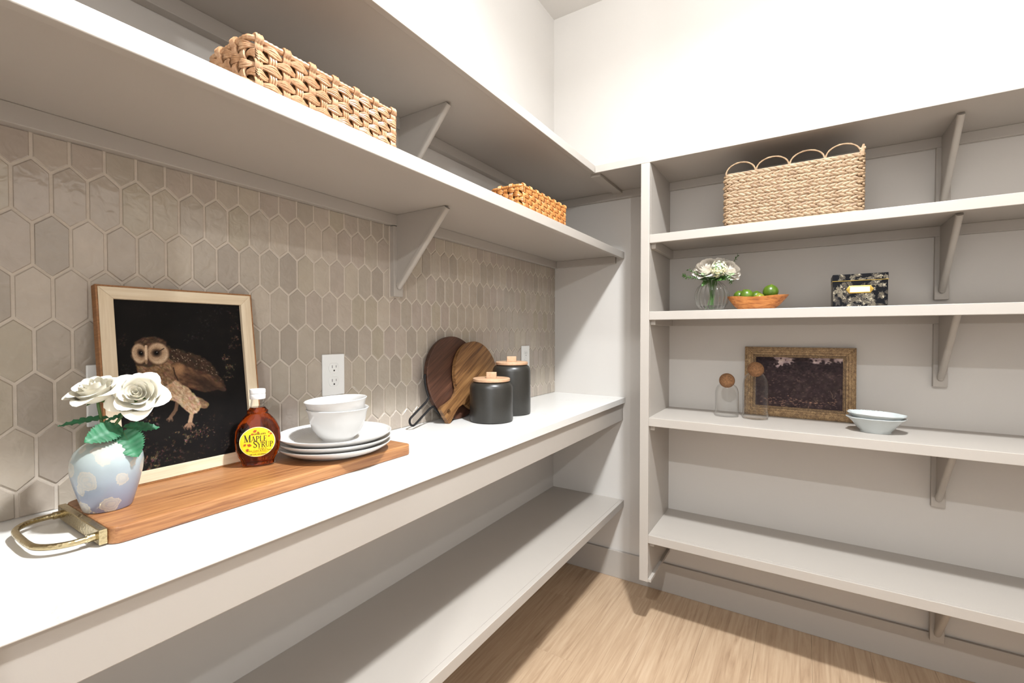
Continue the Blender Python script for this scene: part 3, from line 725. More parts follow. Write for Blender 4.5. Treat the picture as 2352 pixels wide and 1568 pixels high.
def rose(label, c, axis, S, stem_pts, leaves, mat='petal', layers=None, spin=0.0, name='rose', group=None, cat='flower'):
    """S: overall radius. c: world centre of the head. axis: facing direction"""
    q = Vector((0, 0, 1)).rotation_difference(Vector(axis).normalized()).to_matrix().to_4x4()
    T = Matrix.Translation(Vector(c)) @ q
    base = Vector(stem_pts[-1]) if stem_pts else Vector(c)
    t = thing(name, label, cat, base, group=group)
    L = layers or [  # n, r0, r1, z0, z1, dphi, cup, curl
        (3, .01, .09, -.30, .36, 1.6, .7, .00), (3, .02, .20, -.34, .40, 1.5, .7, .02), (4, .03, .33, -.40, .41, 1.15, .65, .05),
        (4, .04, .50, -.48, .38, 1.15, .55, .10), (5, .05, .66, -.54, .32, 1.0, .50, .17), (5, .06, .78, -.58, .22, .98, .48, .27)]
    k = 0
    for (n, r0, r1, z0, z1, dphi, cup, curl) in L:
        for i in range(n):
            phi = spin + 2 * PI * i / n + k * 0.83 + R.uniform(-.08, .08)
            jit = R.uniform(.93, 1.07)
            b = B().grid(petal_fn(r0 * S, r1 * S * jit, z0 * S, z1 * S * jit, phi, dphi, cup, curl * S, .018 * S), 10, 12)
            b.xform(T)
            o = part('petal', b, M[mat], t, world=True, recalc=False)
        k += 1
    # sepals under the head
    for i in range(5 if stem_pts else 0):
        a = 2 * PI * i / 5
        def f(u, v, a=a):
            wv = math.sin(PI * min(1, v * .9 + .1)) * .16
            r = .06 + v * .5; z = -.50 + .06 * v - .10 * v * v
            aa = a + (2 * u - 1) * wv / max(r, .1)
            return Vector((r * math.cos(aa) * S, r * math.sin(aa) * S, z * S))
        part('sepal', B().grid(f, 3, 5).xform(T), M['stem'], t, world=True, recalc=False)
    if stem_pts:
        pts = [T @ Vector((0, 0, -.42 * S))] + [Vector(p_) for p_ in stem_pts]
        fine = []
        for i in range(len(pts) - 1):
            for k2 in range(4): fine.append(pts[i].lerp(pts[i + 1], k2 / 4))
        fine.append(pts[-1])
        part('stem', B().tube(fine, 0.0022, 7), M['stem'], t, world=True)
    for (a, c2, wd, nrm, droop, mt) in leaves:
        leaf_part(t, Vector(a), Vector(c2), wd, Vector(nrm), droop, mt)
    return t
def leaf_part(t, a, c2, wd, nrm, droop, mt='greenleaf', serr=0.10):
    d = c2 - a; L = d.length; d.normalize(); side = d.cross(nrm).normalized(); n = side.cross(d).normalized()
    def f(u, v):
        uu = 2 * u - 1
        half = wd / 2 * (math.sin(PI * min(1, v ** 0.8)) ** 0.75 if 0 < v < 1 else 0.03)
        if v >= 0.999: half = 0.0002
        s_ = half * (1 + (serr * (1 if int(v * 28) % 2 else -1) * abs(uu) ** 6))
        fold = abs(uu) * half * 0.25 + 0.0012 * math.sin(v * 40) * abs(uu)
        return a + d * (L * v) + side * (uu * s_) + n * (fold - droop * v * v)
    b = B().grid(f, 8, 28)
    # raised midrib and veins
    o = part('leaf', b, M[mt], t, world=True, recalc=False)
    ptsm = [f(0.5, v) - n * 0.0006 for v in (0, .25, .5, .75, 1)]
    rb = B().tube(ptsm, [0.0009, .0008, .0006, .0004, .0002], 5)
    rb.xform(Matrix.Translation(-Vector(t.location)))
    link('midrib', rb.mesh('midrib', M['stem']), o)
    return o
CAMP = Vector((1.1374, -2.239, 1.2322))
rose('white rose at the left of the blue vase, turned upward', (0.155, -1.970, 1.141), (0.22, -0.42, 0.88), 0.0365,
     [(0.157, -1.964, 1.112), (0.156, -1.960, 1.088), (VX - 0.004, VY - 0.003, 1.064), (VX - 0.002, VY + 0.003, BTOP + 0.012)],
     [((0.157, -1.951, 1.092), (0.150, -2.012, 1.087), 0.021, (0.25, -0.25, 0.93), 0.001, 'greenleaf'),
      ((0.165, -1.937, 1.075), (0.187, -1.990, 1.062), 0.036, (0.80, 0.0, 0.60), 0.002, 'greenleaf')])
rose('white rose at the right of the blue vase, facing the room', (0.185, -1.921, 1.130), (0.80, -0.42, 0.44), 0.0385,
     [(0.170, -1.930, 1.104), (0.163, -1.944, 1.080), (VX + 0.004, VY + 0.002, 1.060), (VX + 0.003, VY - 0.004, BTOP + 0.012)],
     [((0.165, -1.934, 1.074), (0.172, -1.886, 1.062), 0.024, (0.55, -0.1, 0.82), -0.004, 'greenleaf'),
      ((0.170, -1.937, 1.068), (0.207, -1.927, 1.026), 0.041, (0.83, -0.40, 0.40), -0.003, 'greenleaf'),
      ((0.160, -1.958, 1.085), (0.170, -1.917, 1.103), 0.009, (0.5, -0.3, 0.8), 0.002, 'greenleaf')], spin=0.5)

# ------------------------------------------------------------------ syrup bottle
def glyph(ch):
    S_ = .055; out = []
    def st(a, c, wd): out.append((a, c, wd))
    def serif(x, y, wd=.30): st((x - wd / 2, y + (.025 if y < .5 else -.025)), (x + wd / 2, y + (.025 if y < .5 else -.025)), .05)
    W = .8
    if ch == 'M':
        st((.16, 0), (.16, 1), .07); st((.16, 1), (.52, .02), .17); st((.52, .02), (.88, 1), .07); st((.90, 0), (.90, 1), .17)
        serif(.16, 0); serif(.90, 0, .34); serif(.12, 1, .2); serif(.94, 1, .24); W = 1.1
    elif ch == 'A':
        st((.08, 0), (.46, 1), .07); st((.44, 1), (.82, 0), .17); st((.22, .34), (.66, .34), .06); serif(.08, 0, .24); serif(.82, 0, .3); W = .94
    elif ch in 'PR':
        st((.2, 0), (.2, 1), .16); pts = [(.2, .97), (.45, .97), (.60, .90), (.66, .75), (.60, .58), (.45, .50), (.2, .50)]
        for a, c, wd in zip(pts[:-1], pts[1:], (.06, .09, .15, .15, .09, .06)): st(a, c, wd)
        serif(.2, 0, .34); serif(.16, 1, .24); W = .76
        if ch == 'R': st((.40, .52), (.78, .02), .15); serif(.8, 0, .2); W = .92
    elif ch == 'L':
        st((.2, 0), (.2, 1), .16); st((.1, .03), (.70, .03), .06); st((.68, 0), (.70, .26), .06); serif(.2, 1, .34); W = .76
    elif ch == 'E':
        st((.2, 0), (.2, 1), .16)
        for y, x in ((.03, .70), (.52, .52), (.97, .66)): st((.1, y), (x, y), .06)
        st((.69, 0), (.70, .24), .06); st((.64, 1), (.65, .78), .06); st((.51, .42), (.51, .62), .05); W = .78
    elif ch == 'S':
        pts = [(.60, .78), (.52, .93), (.36, .98), (.19, .90), (.14, .74), (.24, .60), (.46, .46), (.60, .32), (.58, .14), (.42, .03), (.24, .04), (.12, .22)]
        for i, (a, c) in enumerate(zip(pts[:-1], pts[1:])): st(a, c, .08 if i in (0, 1, 2, 8, 9, 10) else .14)
        st((.61, .74), (.61, .98), .05); st((.12, .02), (.12, .28), .05); W = .72
    elif ch == 'Y':
        st((.08, 1), (.42, .45), .16); st((.78, 1), (.42, .45), .06); st((.42, 0), (.42, .48), .16); serif(.42, 0, .32); serif(.08, 1, .28); serif(.78, 1, .22); W = .86
    elif ch == 'U':
        st((.18, 1), (.18, .28), .16)
        pts = [(.18, .30), (.22, .12), (.36, .03), (.52, .04), (.66, .14), (.70, .32)]
        for a, c in zip(pts[:-1], pts[1:]): st(a, c, .08)
        st((.70, .28), (.70, 1), .06); serif(.18, 1, .34); serif(.70, 1, .24); W = .9
    return out, W
def word(b, text, sizes, x, y, f, xs=0.8):
    """draw word with glyph strokes; f maps (x,y)->Vector. returns width"""
    for ch, s_ in zip(text, sizes):
        st, W = glyph(ch)
        for (a, c, wd) in st:
            d = Vector((c[0] - a[0], c[1] - a[1])); 
            if d.length < 1e-6: continue
            n = Vector((-d.y, d.x)).normalized() * wd / 2; e = d.normalized() * wd * .12
            q = [(a[0] - e.x + n.x, a[1] - e.y + n.y), (c[0] + e.x + n.x, c[1] + e.y + n.y), (c[0] + e.x - n.x, c[1] + e.y - n.y), (a[0] - e.x - n.x, a[1] - e.y - n.y)]
            vs = [b.bm.verts.new(f(x + u * s_ * xs, y + v * s_)) for u, v in q]
            b.bm.faces.new(vs)
        x += W * s_ * .97 * xs
    return x
def text_mesh(txt, size, f, align='CENTER', bold=0.0):
    cu = bpy.data.curves.new('txt', 'FONT'); cu.body = txt; cu.size = size; cu.align_x = align; cu.offset = bold; cu.resolution_u = 3
    o = bpy.data.objects.new('txt', cu); COL.objects.link(o)
    bpy.context.view_layer.update()
    me = bpy.data.meshes.new_from_object(o.evaluated_get(bpy.context.evaluated_depsgraph_get()))
    bpy.data.objects.remove(o); bpy.data.curves.remove(cu)
    for v in me.vertices: v.co = f(v.co.x, v.co.y)
    return me
BOT = Vector((0.1185, -1.6810, BTOP + 0.0003))
view = CAMP - BOT; rz = math.atan2(view.y, view.x) + PI / 2 - 0.05
t = thing('syrup_bottle', 'amber syrup bottle with a yellow oval label and white cap', 'bottle', BOT, (0, 0, rz))
KEYS = [(0, .031, .0185, 3), (.003, .0335, .0205, 3), (.010, .0335, .0205, 3), (.016, .0360, .0215, 3), (.024, .0405, .0225, 3.2), (.040, .0448, .0232, 3.4), (.058, .0462, .0235, 3.5), (.076, .0450, .0233, 3.4), (.090, .0405, .0225, 3.1),
        (.101, .0335, .0205, 2.8), (.110, .0260, .0185, 2.4), (.115, .0215, .0175, 2.1), (.117, .0225, .0185, 2), (.121, .0225, .0185, 2), (.124, .0185, .0165, 2), (.130, .0155, .0150, 2), (.140, .0132, .0132, 2), (.150, .0124, .0124, 2)]
def bsec(z):
    for k0, k1 in zip(KEYS[:-1], KEYS[1:]):
        if k0[0] <= z <= k1[0]:
            f = (z - k0[0]) / (k1[0] - k0[0]); f = f * f * (3 - 2 * f) if k0[0] > .02 and k1[0] < .1 else f
            return [k0[i] + (k1[i] - k0[i]) * f for i in (1, 2, 3)]
    return KEYS[-1][1:]
def bottle_shell(b, z0, z1, off, n=48, m=46, flutes=True):
    rings = []
    for j in range(m + 1):
        z = z0 + (z1 - z0) * j / m; a, d, e = bsec(z); a -= off; d -= off; ring = []
        fl = 0.0010 if (flutes and 0.004 < z < 0.022) else 0
        for k in range(n):
            th = 2 * PI * k / n; c, s_ = math.cos(th), math.sin(th)
            x = math.copysign(abs(c) ** (2 / e), c) * a; y = math.copysign(abs(s_) ** (2 / e), s_) * d
            g = 1 - fl / .03 * (0.5 + 0.5 * math.cos(th * 16))
            ring.append(b.bm.verts.new((x * g, y * g, z)))
        rings.append(ring)
    for A, C2 in zip(rings[:-1], rings[1:]):
        for k in range(n): b.bm.faces.new((A[k], A[(k + 1) % n], C2[(k + 1) % n], C2[k]))
    b.bm.faces.new(rings[0][::-1]); b.bm.faces.new(rings[-1])
    return b
M['bottleglass'] = thin_glass('bottle_glass')
part('syrup', bottle_shell(B(), 0.004, 0.1285, 0.0012), M['syrup'], t, label='dark amber syrup filling the bottle to its neck')
# the clear glass: outer skin with an inner skin only above the syrup
b = B(); bottle_shell(b, 0.1288, 0.150, 0.0); bottle_shell(b, 0.1290, 0.1495, 0.0018)
part('glass_neck', b, M['bottleglass'], t, label='clear glass neck above the syrup')
b = B(); bottle_shell(b, 0.0, 0.0038, 0.0)
part('glass_foot', b, M['bottleglass'], t)
pts = []
for k in range(15):
    a = -PI / 2 - 0.25 + (PI + 0.5) * k / 14
    pts.append((0.0165 + 0.0095 * math.cos(a) * (1 if math.cos(a) > 0 else .6), 0, 0.1335 + 0.0105 * math.sin(a)))
part('finger_loop', B().tube(pts, 0.0023, 8), M['bottleglass'], t, label='small clear glass loop at the neck')
b = B().lathe([(0.0150, 0.1465), (0.0156, 0.1475), (0.0156, 0.157), (0.0150, 0.1580), (0.0150, 0.1588), (0.0158, 0.1594), (0.0158, 0.1665), (0.0150, 0.1682), (0, 0.1685)], 40, rib=lambda a, z: 1 + 0.008 * math.cos(a * 40) * (z < 0.157))
part('cap', b, M['white'], t, label='white screw cap')
LZ, LA, LB = 0.0555, 0.0345, 0.0325
def lab(x, y, off):
    z = LZ + y; a, d, e = bsec(z); u = min(.999, abs(x / a))
    return Vector((x, -(d * (1 - u ** e) ** (1 / e)) - off, z))
def disc(b, sx, sy, off, n=48, m=8):
    c = b.bm.verts.new(lab(0, 0, off)); prev = None
    for j in range(1, m + 1):
        ring = [b.bm.verts.new(lab(sx * j / m * math.cos(2 * PI * k / n), sy * j / m * math.sin(2 * PI * k / n), off)) for k in range(n)]
        for k in range(n):
            if prev: b.bm.faces.new((prev[k], prev[(k + 1) % n], ring[(k + 1) % n], ring[k]))
            else: b.bm.faces.new((c, ring[k], ring[(k + 1) % n]))
        prev = ring
    return b
lb = part('label', disc(B(), LA, LB, 0.0004), M['cream'], t, label='yellow oval paper label')
link('label_field', disc(B(), LA * .965, LB * .965, 0.0007).mesh('label_field', M['yellow']), lb)
F = lambda o: (lambda x, y: lab(x, y, o))
b = B(); xe = word(b, 'MAPLE', (.0150, .0118, .0118, .0118, .0118), -.0255, .0010, F(.0011), .83)
xe = word(b, 'SYRUP', (.0150, .0118, .0118, .0118, .0118), -.0085, -.0122, F(.0011), .77)
link('lettering', b.mesh('lettering', M['ink'], False, recalc=False), lb)
for txt, sz, x, y, bo in (("TRADER JOE'S", .0044, .0025, .0158, .00012), ('Grade A', .0046, .0095, -.0162, 0), ('Amber Color & Rich Taste', .0045, .0030, -.0200, 0), ('REFRIGERATE AFTER OPENING', .0021, .004, -.0226, 0), ('NET 8 FL OZ (236mL)', .0034, .001, -.0282, .0001)):
    me = text_mesh(txt, sz, lambda a, c, x=x, y=y: lab(a + x, c + y, .0011), bold=bo); me.materials.append(M['ink'])
    link('lettering', me, lb)
b = B()
def maple(b, cx, cy, s_, rot):
    P = [(0, 1), (.16, .62), (.38, .74), (.30, .28), (.62, .56), (.70, .36), (1, .34), (.84, .08), (.94, -.04), (.42, -.36), (.48, -.54), (.06, -.46), (.05, -.95)]
    P = P + [(-x, y) for x, y in P[::-1] if x > 0]
    c, q = math.cos(rot), math.sin(rot)
    ctr = b.bm.verts.new(lab(cx, cy, .0012)); vs = [b.bm.verts.new(lab(cx + (x * c - y * q) * s_, cy + (x * q + y * c) * s_, .0012)) for x, y in P]
    for i in range(len(vs)): b.bm.faces.new((ctr, vs[i], vs[(i + 1) % len(vs)]))
for q in ((-.0045, .0235, .0042, .5), (.0015, .0205, .0026, -.4), (-.0095, .0172, .0030, .2), (.0222, .0200, .0024, .4), (.0262, .0160, .0030, -.3), (.0225, .0112, .0024, .8), (-.0238, -.0052, .0034, .6), (-.0155, -.0062, .0046, -.3), (-.0190, -.0160, .0036, .1)):
    maple(b, *q)
link('maple_leaf_print', b.mesh('maple_leaf_print', M['redink'], False, recalc=False), lb)

# ------------------------------------------------------------------ stacked plates and bowls
PXc, PYc = 0.165, -1.5145
def plate_prof(h=0.025, r=0.1325):
    return [(0.0, 0.0030), (0.070, 0.0030), (0.078, 0.0), (0.084, 0.0), (0.086, 0.003), (0.110, 0.0085), (0.1255, 0.0175), (r, h - 0.0012), (r + .0003, h), (r - 0.0022, h + .0004), (0.122, 0.0200), (0.106, 0.0125), (0.088, 0.0078), (0.060, 0.0066), (0.0, 0.0066)]
pl_l = ['white dinner plate at the bottom of the stack on the wooden board', 'white dinner plate in the middle of the three plate stack', 'white dinner plate on top of the stack, ribbed rim, under the bowls']
def ribf(a, z): return 1 + 0.0016 * math.cos(a * 72) * (1 if z > .0085 else 0)
pmesh = B().lathe(plate_prof(), 144, rib=None).mesh('plate', M['porcelain'])
for i in range(3):
    o = link('dinner_plate', pmesh, None, (PXc, PYc, BTOP + 0.0004 + i * 0.0122)); o['label'] = pl_l[i]; o['category'] = 'plate'; o['group'] = 'white dinner plates'
    b = B()
    if i == 2:
        for k in range(84):
            a = 2 * PI * k / 84; cs, sn = math.cos(a), math.sin(a)
            b.tube([(cs * .094, sn * .094, .0094), (cs * .110, sn * .110, .0136), (cs * .1235, sn * .1235, .0212)], [.0004, .0009, .0006], 5)
        link('rim_ribs', b.mesh('rim_ribs', M['porcelain']), o)
ZB = BTOP + 0.0244 + 0.0070
bprof = [(0.0, 0.003), (0.034, 0.003), (0.037, 0.0), (0.040, 0.0), (0.041, 0.003), (0.052, 0.012), (0.063, 0.028), (0.070, 0.048), (0.0735, 0.066), (0.0775, 0.0745), (0.0785, 0.0765), (0.0770, 0.0775), (0.0735, 0.0745), (0.0690, 0.064), (0.065, 0.046), (0.058, 0.028), (0.046, 0.013), (0.03, 0.008), (0.0, 0.0075)]
bm_ = B().lathe([(r_ * .935, z_) for r_, z_ in bprof], 72).mesh('bowl', M['porcelain'])
for i, (z, rx, ry, lab_) in enumerate(((ZB, 0, 0, 'white cereal bowl resting on the plate stack, below the other bowl'), (ZB + 0.0215, 0.0, 0.0, 'white cereal bowl tilted, nested on top of the stack'))):
    o = link('cereal_bowl', bm_, None, (PXc + 0.004, PYc + 0.0035, z)); o['label'] = lab_; o['category'] = 'bowl'; o['group'] = 'white cereal bowls'
    if i == 1:
        va = math.atan2(1.06, .72)
        o.rotation_euler = (Matrix.Rotation(math.radians(3.2), 3, Vector((math.cos(math.atan2(-.72, .97)), math.sin(math.atan2(-.72, .97)), 0)))).to_euler()

# ------------------------------------------------------------------ leaning boards
def lean(xb, xt, y, z0=0.9145, h=0.29):
    return (Matrix.Rotation(PI / 2, 4, 'Z') @ Matrix.Rotation(-math.atan2(xb - xt, h), 4, 'X')).to_euler()
# local: x along wall (+Y world), z up the board, -y toward the room
t = thing('round_board', 'dark brown round board with a black wire handle leaning on the tiles', 'board', (0.062, -0.895, 0.9146), lean(0.062, 0.022, 0))
RB = 0.155
part('disc', B().prism([(RB * math.cos(2 * PI * k / 64), RB + RB * math.sin(2 * PI * k / 64)) for k in range(64)], 0.0, 0.018, 1, 0.0025), M['walnut'], t, angle=20)
hd = math.atan2(-0.138, -0.257); dv = Vector((math.cos(hd), 0, math.sin(hd))); sv = Vector((-math.sin(hd), 0, math.cos(hd)))
cen = Vector((0, 0.009, RB)); pts = []
for s_ in (1,):
    for k in range(10):   # along the rim
        a = hd - 0.62 + 0.50 * k / 9
        pts.append(cen + Vector((math.cos(a), 0, math.sin(a))) * (RB + 0.004))
    pts.append(cen + dv * (RB + 0.022) - sv * 0.0145)
    E1 = RB + 0.125
    pts.append(cen + dv * (E1 - .012) - sv * 0.0145)
    for k in range(1, 8):
        a = -PI / 2 + PI * k / 8; pts.append(cen + dv * (E1 - .012 + 0.0145 * math.cos(a)) + sv * 0.0145 * math.sin(a))
    pts.append(cen + dv * (E1 - .012) + sv * 0.0145)
    pts.append(cen + dv * (RB + 0.022) + sv * 0.0145)
    for k in range(10):
        a = hd + 0.12 + 0.50 * k / 9
        pts.append(cen + Vector((math.cos(a), 0, math.sin(a))) * (RB + 0.004))
part('wire_handle', B().tube(pts, 0.0038, 8), M['blackmetal'], t, label='black bent wire handle')
for a in (hd - .62, hd + .62):
    c0 = cen + Vector((math.cos(a), 0, math.sin(a))) * (RB + 0.002)
    part('rivet', B().ball(c0, 0.005, 10, 6), M['blackmetal'], t)

t = thing('paddle_board', 'striped acacia paddle board with a holed handle leaning on the dark round board', 'board', (0.088, -0.79, 0.9148), lean(0.088, 0.042, 0))
ca, sa = math.cos(0.52), math.sin(0.52)
RP = 0.137; ph_c = Vector((0, RP + 0.016)); hd2 = math.atan2(-0.128, -0.222)
def PL(r, o): return (ph_c.x + math.cos(hd2) * r - math.sin(hd2) * o, ph_c.y + math.sin(hd2) * r + math.cos(hd2) * o)
out = []
for k in range(49):
    a = hd2 + 0.30 + (2 * PI - 0.60) * k / 48
    out.append((ph_c.x + RP * math.cos(a), ph_c.y + RP * math.sin(a)))
hl = [(RP + .010, -.027), (RP + .035, -.021), (RP + .060, -.024), (RP + .112, -.036), (RP + .116, -.030), (RP + .116, .030), (RP + .112, .036), (RP + .060, .024), (RP + .035, .021), (RP + .010, .027)]
out += [PL(r, o) for r, o in hl]
# handle hole: build the outline as a ring so that the hole is real
hc = PL(RP + .088, 0); b = B()
def with_hole(b, outline, hc, hr, y0, y1):
    n = len(outline); hn = 24
    hole = [(hc[0] + hr * math.cos(2 * PI * k / hn), hc[1] + hr * math.sin(2 * PI * k / hn)) for k in range(hn)]
    bm2 = bmesh.new()
    for (pts_) in (outline, hole):
        vs = [bm2.verts.new((p_[0], y0, p_[1])) for p_ in pts_]
        for i in range(len(vs)): bm2.edges.new((vs[i], vs[(i + 1) % len(vs)]))
    bmesh.ops.triangle_fill(bm2, use_beauty=True, edges=bm2.edges[:])
    for f in list(bm2.faces):
        c = f.calc_center_median()
        if math.hypot(c.x - hc[0], c.z - hc[1]) < hr * 0.93: bm2.faces.remove(f)
    r = bmesh.ops.extrude_face_region(bm2, geom=bm2.faces[:])
    for v in [g for g in r['geom'] if isinstance(g, bmesh.types.BMVert)]: v.co.y = y1
    bmesh.ops.recalc_face_normals(bm2, faces=bm2.faces[:])
    b.add(bm2); return b
M['paddle_d'] = M['paddle']
o = part('board', with_hole(B(), out, hc, 0.0095, 0.0, 0.015), M['paddle'], t, smooth=True, angle=30)

# ------------------------------------------------------------------ stoneware canisters
def canister(label, x, y, r, h):
    t = thing('canister', label, 'canister', (x, y, 0.9145), group='dark stoneware canisters')
    part('body', B().lathe([(r - .006, 0), (r - .001, .002), (r, .006), (r, h - .022), (r - .002, h - .012), (r - .008, h - .003), (r - .014, h), (r - .018, h + .001), (r - .020, h - .004), (r - .012, h - .02), (r - .010, .01), (0, .008)], 64), M['canister'], t)
    lid = part('lid', B().lathe([(0, h + .002), (r - .013, h + .002), (r - .011, h + .004), (r - .011, h + .0115), (r - .013, h + .0135), (0, h + .0135)], 56), M['beech'], t, label='pale beech wood lid')
    k = B().box(-.0185, .0185, -.0095, .0095, h + .0132, h + .0345, .0016).xform(Matrix.Rotation(0.50, 4, 'Z'))
    link('lid_knob', k.mesh('lid_knob', M['beech']), lid)
canister('short dark stoneware canister with a beech lid in front of the paddle board', 0.178, -0.860, 0.0790, 0.142)
canister('tall dark stoneware canister with a beech lid nearer the corner', 0.158, -0.690, 0.0755, 0.192)

# ------------------------------------------------------------------ woven wicker baskets on the long wall shelf
def perim(hx, hy, r):
    """rounded rectangle path: returns f(s)->(point, outward normal) and its length"""
    segs = []
    sx, sy = 2 * (hx - r), 2 * (hy - r)
    segs = [('l', (hx, -hy + r), (0, 1), sy), ('a', (hx - r, hy - r), 0, PI / 2 * r), ('l', (hx - r, hy), (-1, 0), sx), ('a', (-hx + r, hy - r), PI / 2, PI / 2 * r),
            ('l', (-hx, hy - r), (0, -1), sy), ('a', (-hx + r, -hy + r), PI, PI / 2 * r), ('l', (-hx + r, -hy), (1, 0), sx), ('a', (hx - r, -hy + r), 1.5 * PI, PI / 2 * r)]
    L = sum(q[3] for q in segs)
    def f(s):
        s = s % L
        for q in segs:
            if s <= q[3]:
                if q[0] == 'l':
                    d = q[2]; return Vector((q[1][0] + d[0] * s, q[1][1] + d[1] * s, 0)), Vector((d[1], -d[0], 0))
                a = q[2] + s / r; return Vector((q[1][0] + r * math.cos(a), q[1][1] + r * math.sin(a), 0)), Vector((math.cos(a), math.sin(a), 0))
            s -= q[3]
        return f(0)
    return f, L
def wicker_basket(label, x0, x1, y0, y1, z, h, nrow, target, mat, amp=0.0042):
    t = thing('wicker_basket', label, 'basket', ((x0 + x1) / 2, (y0 + y1) / 2, z), group=None)
    f, L = perim((x1 - x0) / 2 - .004, (y1 - y0) / 2 - .004, .014)
    n = int(round(L / target)); n += n % 2; ds = L / n
    hb = (h - .014) / nrow
    part('bottom', B().box(-(x1 - x0) / 2 + .012, (x1 - x0) / 2 - .012, -(y1 - y0) / 2 + .012, (y1 - y0) / 2 - .012, .001, .006), M['wickerdark'], t)
    b = B(); hx, hy = (x1 - x0) / 2 - .0105, (y1 - y0) / 2 - .0105
    lo = rrect(-hx, hx, -hy, hy, .01, 3)
    vs0 = [b.bm.verts.new((p_[0], p_[1], .004)) for p_ in lo]; vs1 = [b.bm.verts.new((p_[0], p_[1], h - .012)) for p_ in lo]
    for i in range(len(lo)): b.bm.faces.new((vs0[i], vs0[(i + 1) % len(lo)], vs1[(i + 1) % len(lo)], vs1[i]))
    part('lining', b, M['wickerdark'], t, recalc=False)
    for j in range(nrow):
        b = B(); zc = .004 + hb * (j + .5)
        for i in range(4):
            pts = []; rad = []; m = n * 5
            for k in range(m):
                s = L * k / m; P, N = f(s); ph_ = math.cos(PI * s / ds + PI * j)
                o_ = amp * ph_ * (1.0 if ph_ > 0 else .7)
                spread = (.45 + .55 * max(0, ph_) ** .7)
                skew = -.10 * hb * math.sin(PI * s / ds + PI * j)
                zz = zc + (i - 1.5) * hb * .245 * spread + skew + .0006 * math.sin(s * 190 + i * 2 + j)
                pts.append(P + N * (o_ + .0008 * (1 - abs(i - 1.5) / 1.5)) + Vector((0, 0, zz))); rad.append(hb * (.125 + .05 * max(0, ph_)))
            b.tube(pts, rad, 6, closed=True)
        part('weaver', b, mat, t)
    sm = {}
    for k in range(n):
        P, N = f(ds * k + 0.0)
        b = B(); T = Vector((-N.y, N.x, 0)); wrap = (k % 2 == 0)
        for i in (-1, 0, 1):
            pts = []
            for q in range(nrow * 4 + 1):
                zz = .002 + (h - .016) * q / (nrow * 4); j = (zz - .004) / hb - .5
                pts.append(P + T * (i * .0046) + N * (-amp * .75 * math.cos(PI * j + PI * k) + .0004) + Vector((0, 0, zz)))
            if wrap:
                for q in range(7):
                    a = -0.3 + PI * q / 5.5
                    pts.append(P + T * (i * .0046) + N * (.0075 * math.cos(a)) + Vector((0, 0, h - .0065 + .0078 * math.sin(a))))
            b.tube(pts, .0025, 5)
        part('stake', b, mat, t)
    b = B(); pts = []; rad = []; m = int(L / .0022)
    for k in range(m):
        P, N = f(L * k / m); pts.append(P + Vector((0, 0, h - .0065))); rad.append(.0048 + .0010 * abs(math.sin(k * .75)))
    b.tube(pts, rad, 8, closed=True)
    part('rim', b, mat, t)
    return t
wicker_basket('large tan wicker basket on the long wall shelf, nearer the doorway', 0.196, 0.340, -1.812, -1.466, 1.6377, 0.109, 6, 0.0255, M['wicker'])
wicker_basket('small honey coloured wicker basket on the long wall shelf, nearer the corner', 0.212, 0.338, -0.915, -0.560, 1.6377, 0.100, 5, 0.0225, M['wicker2'], 0.0045)

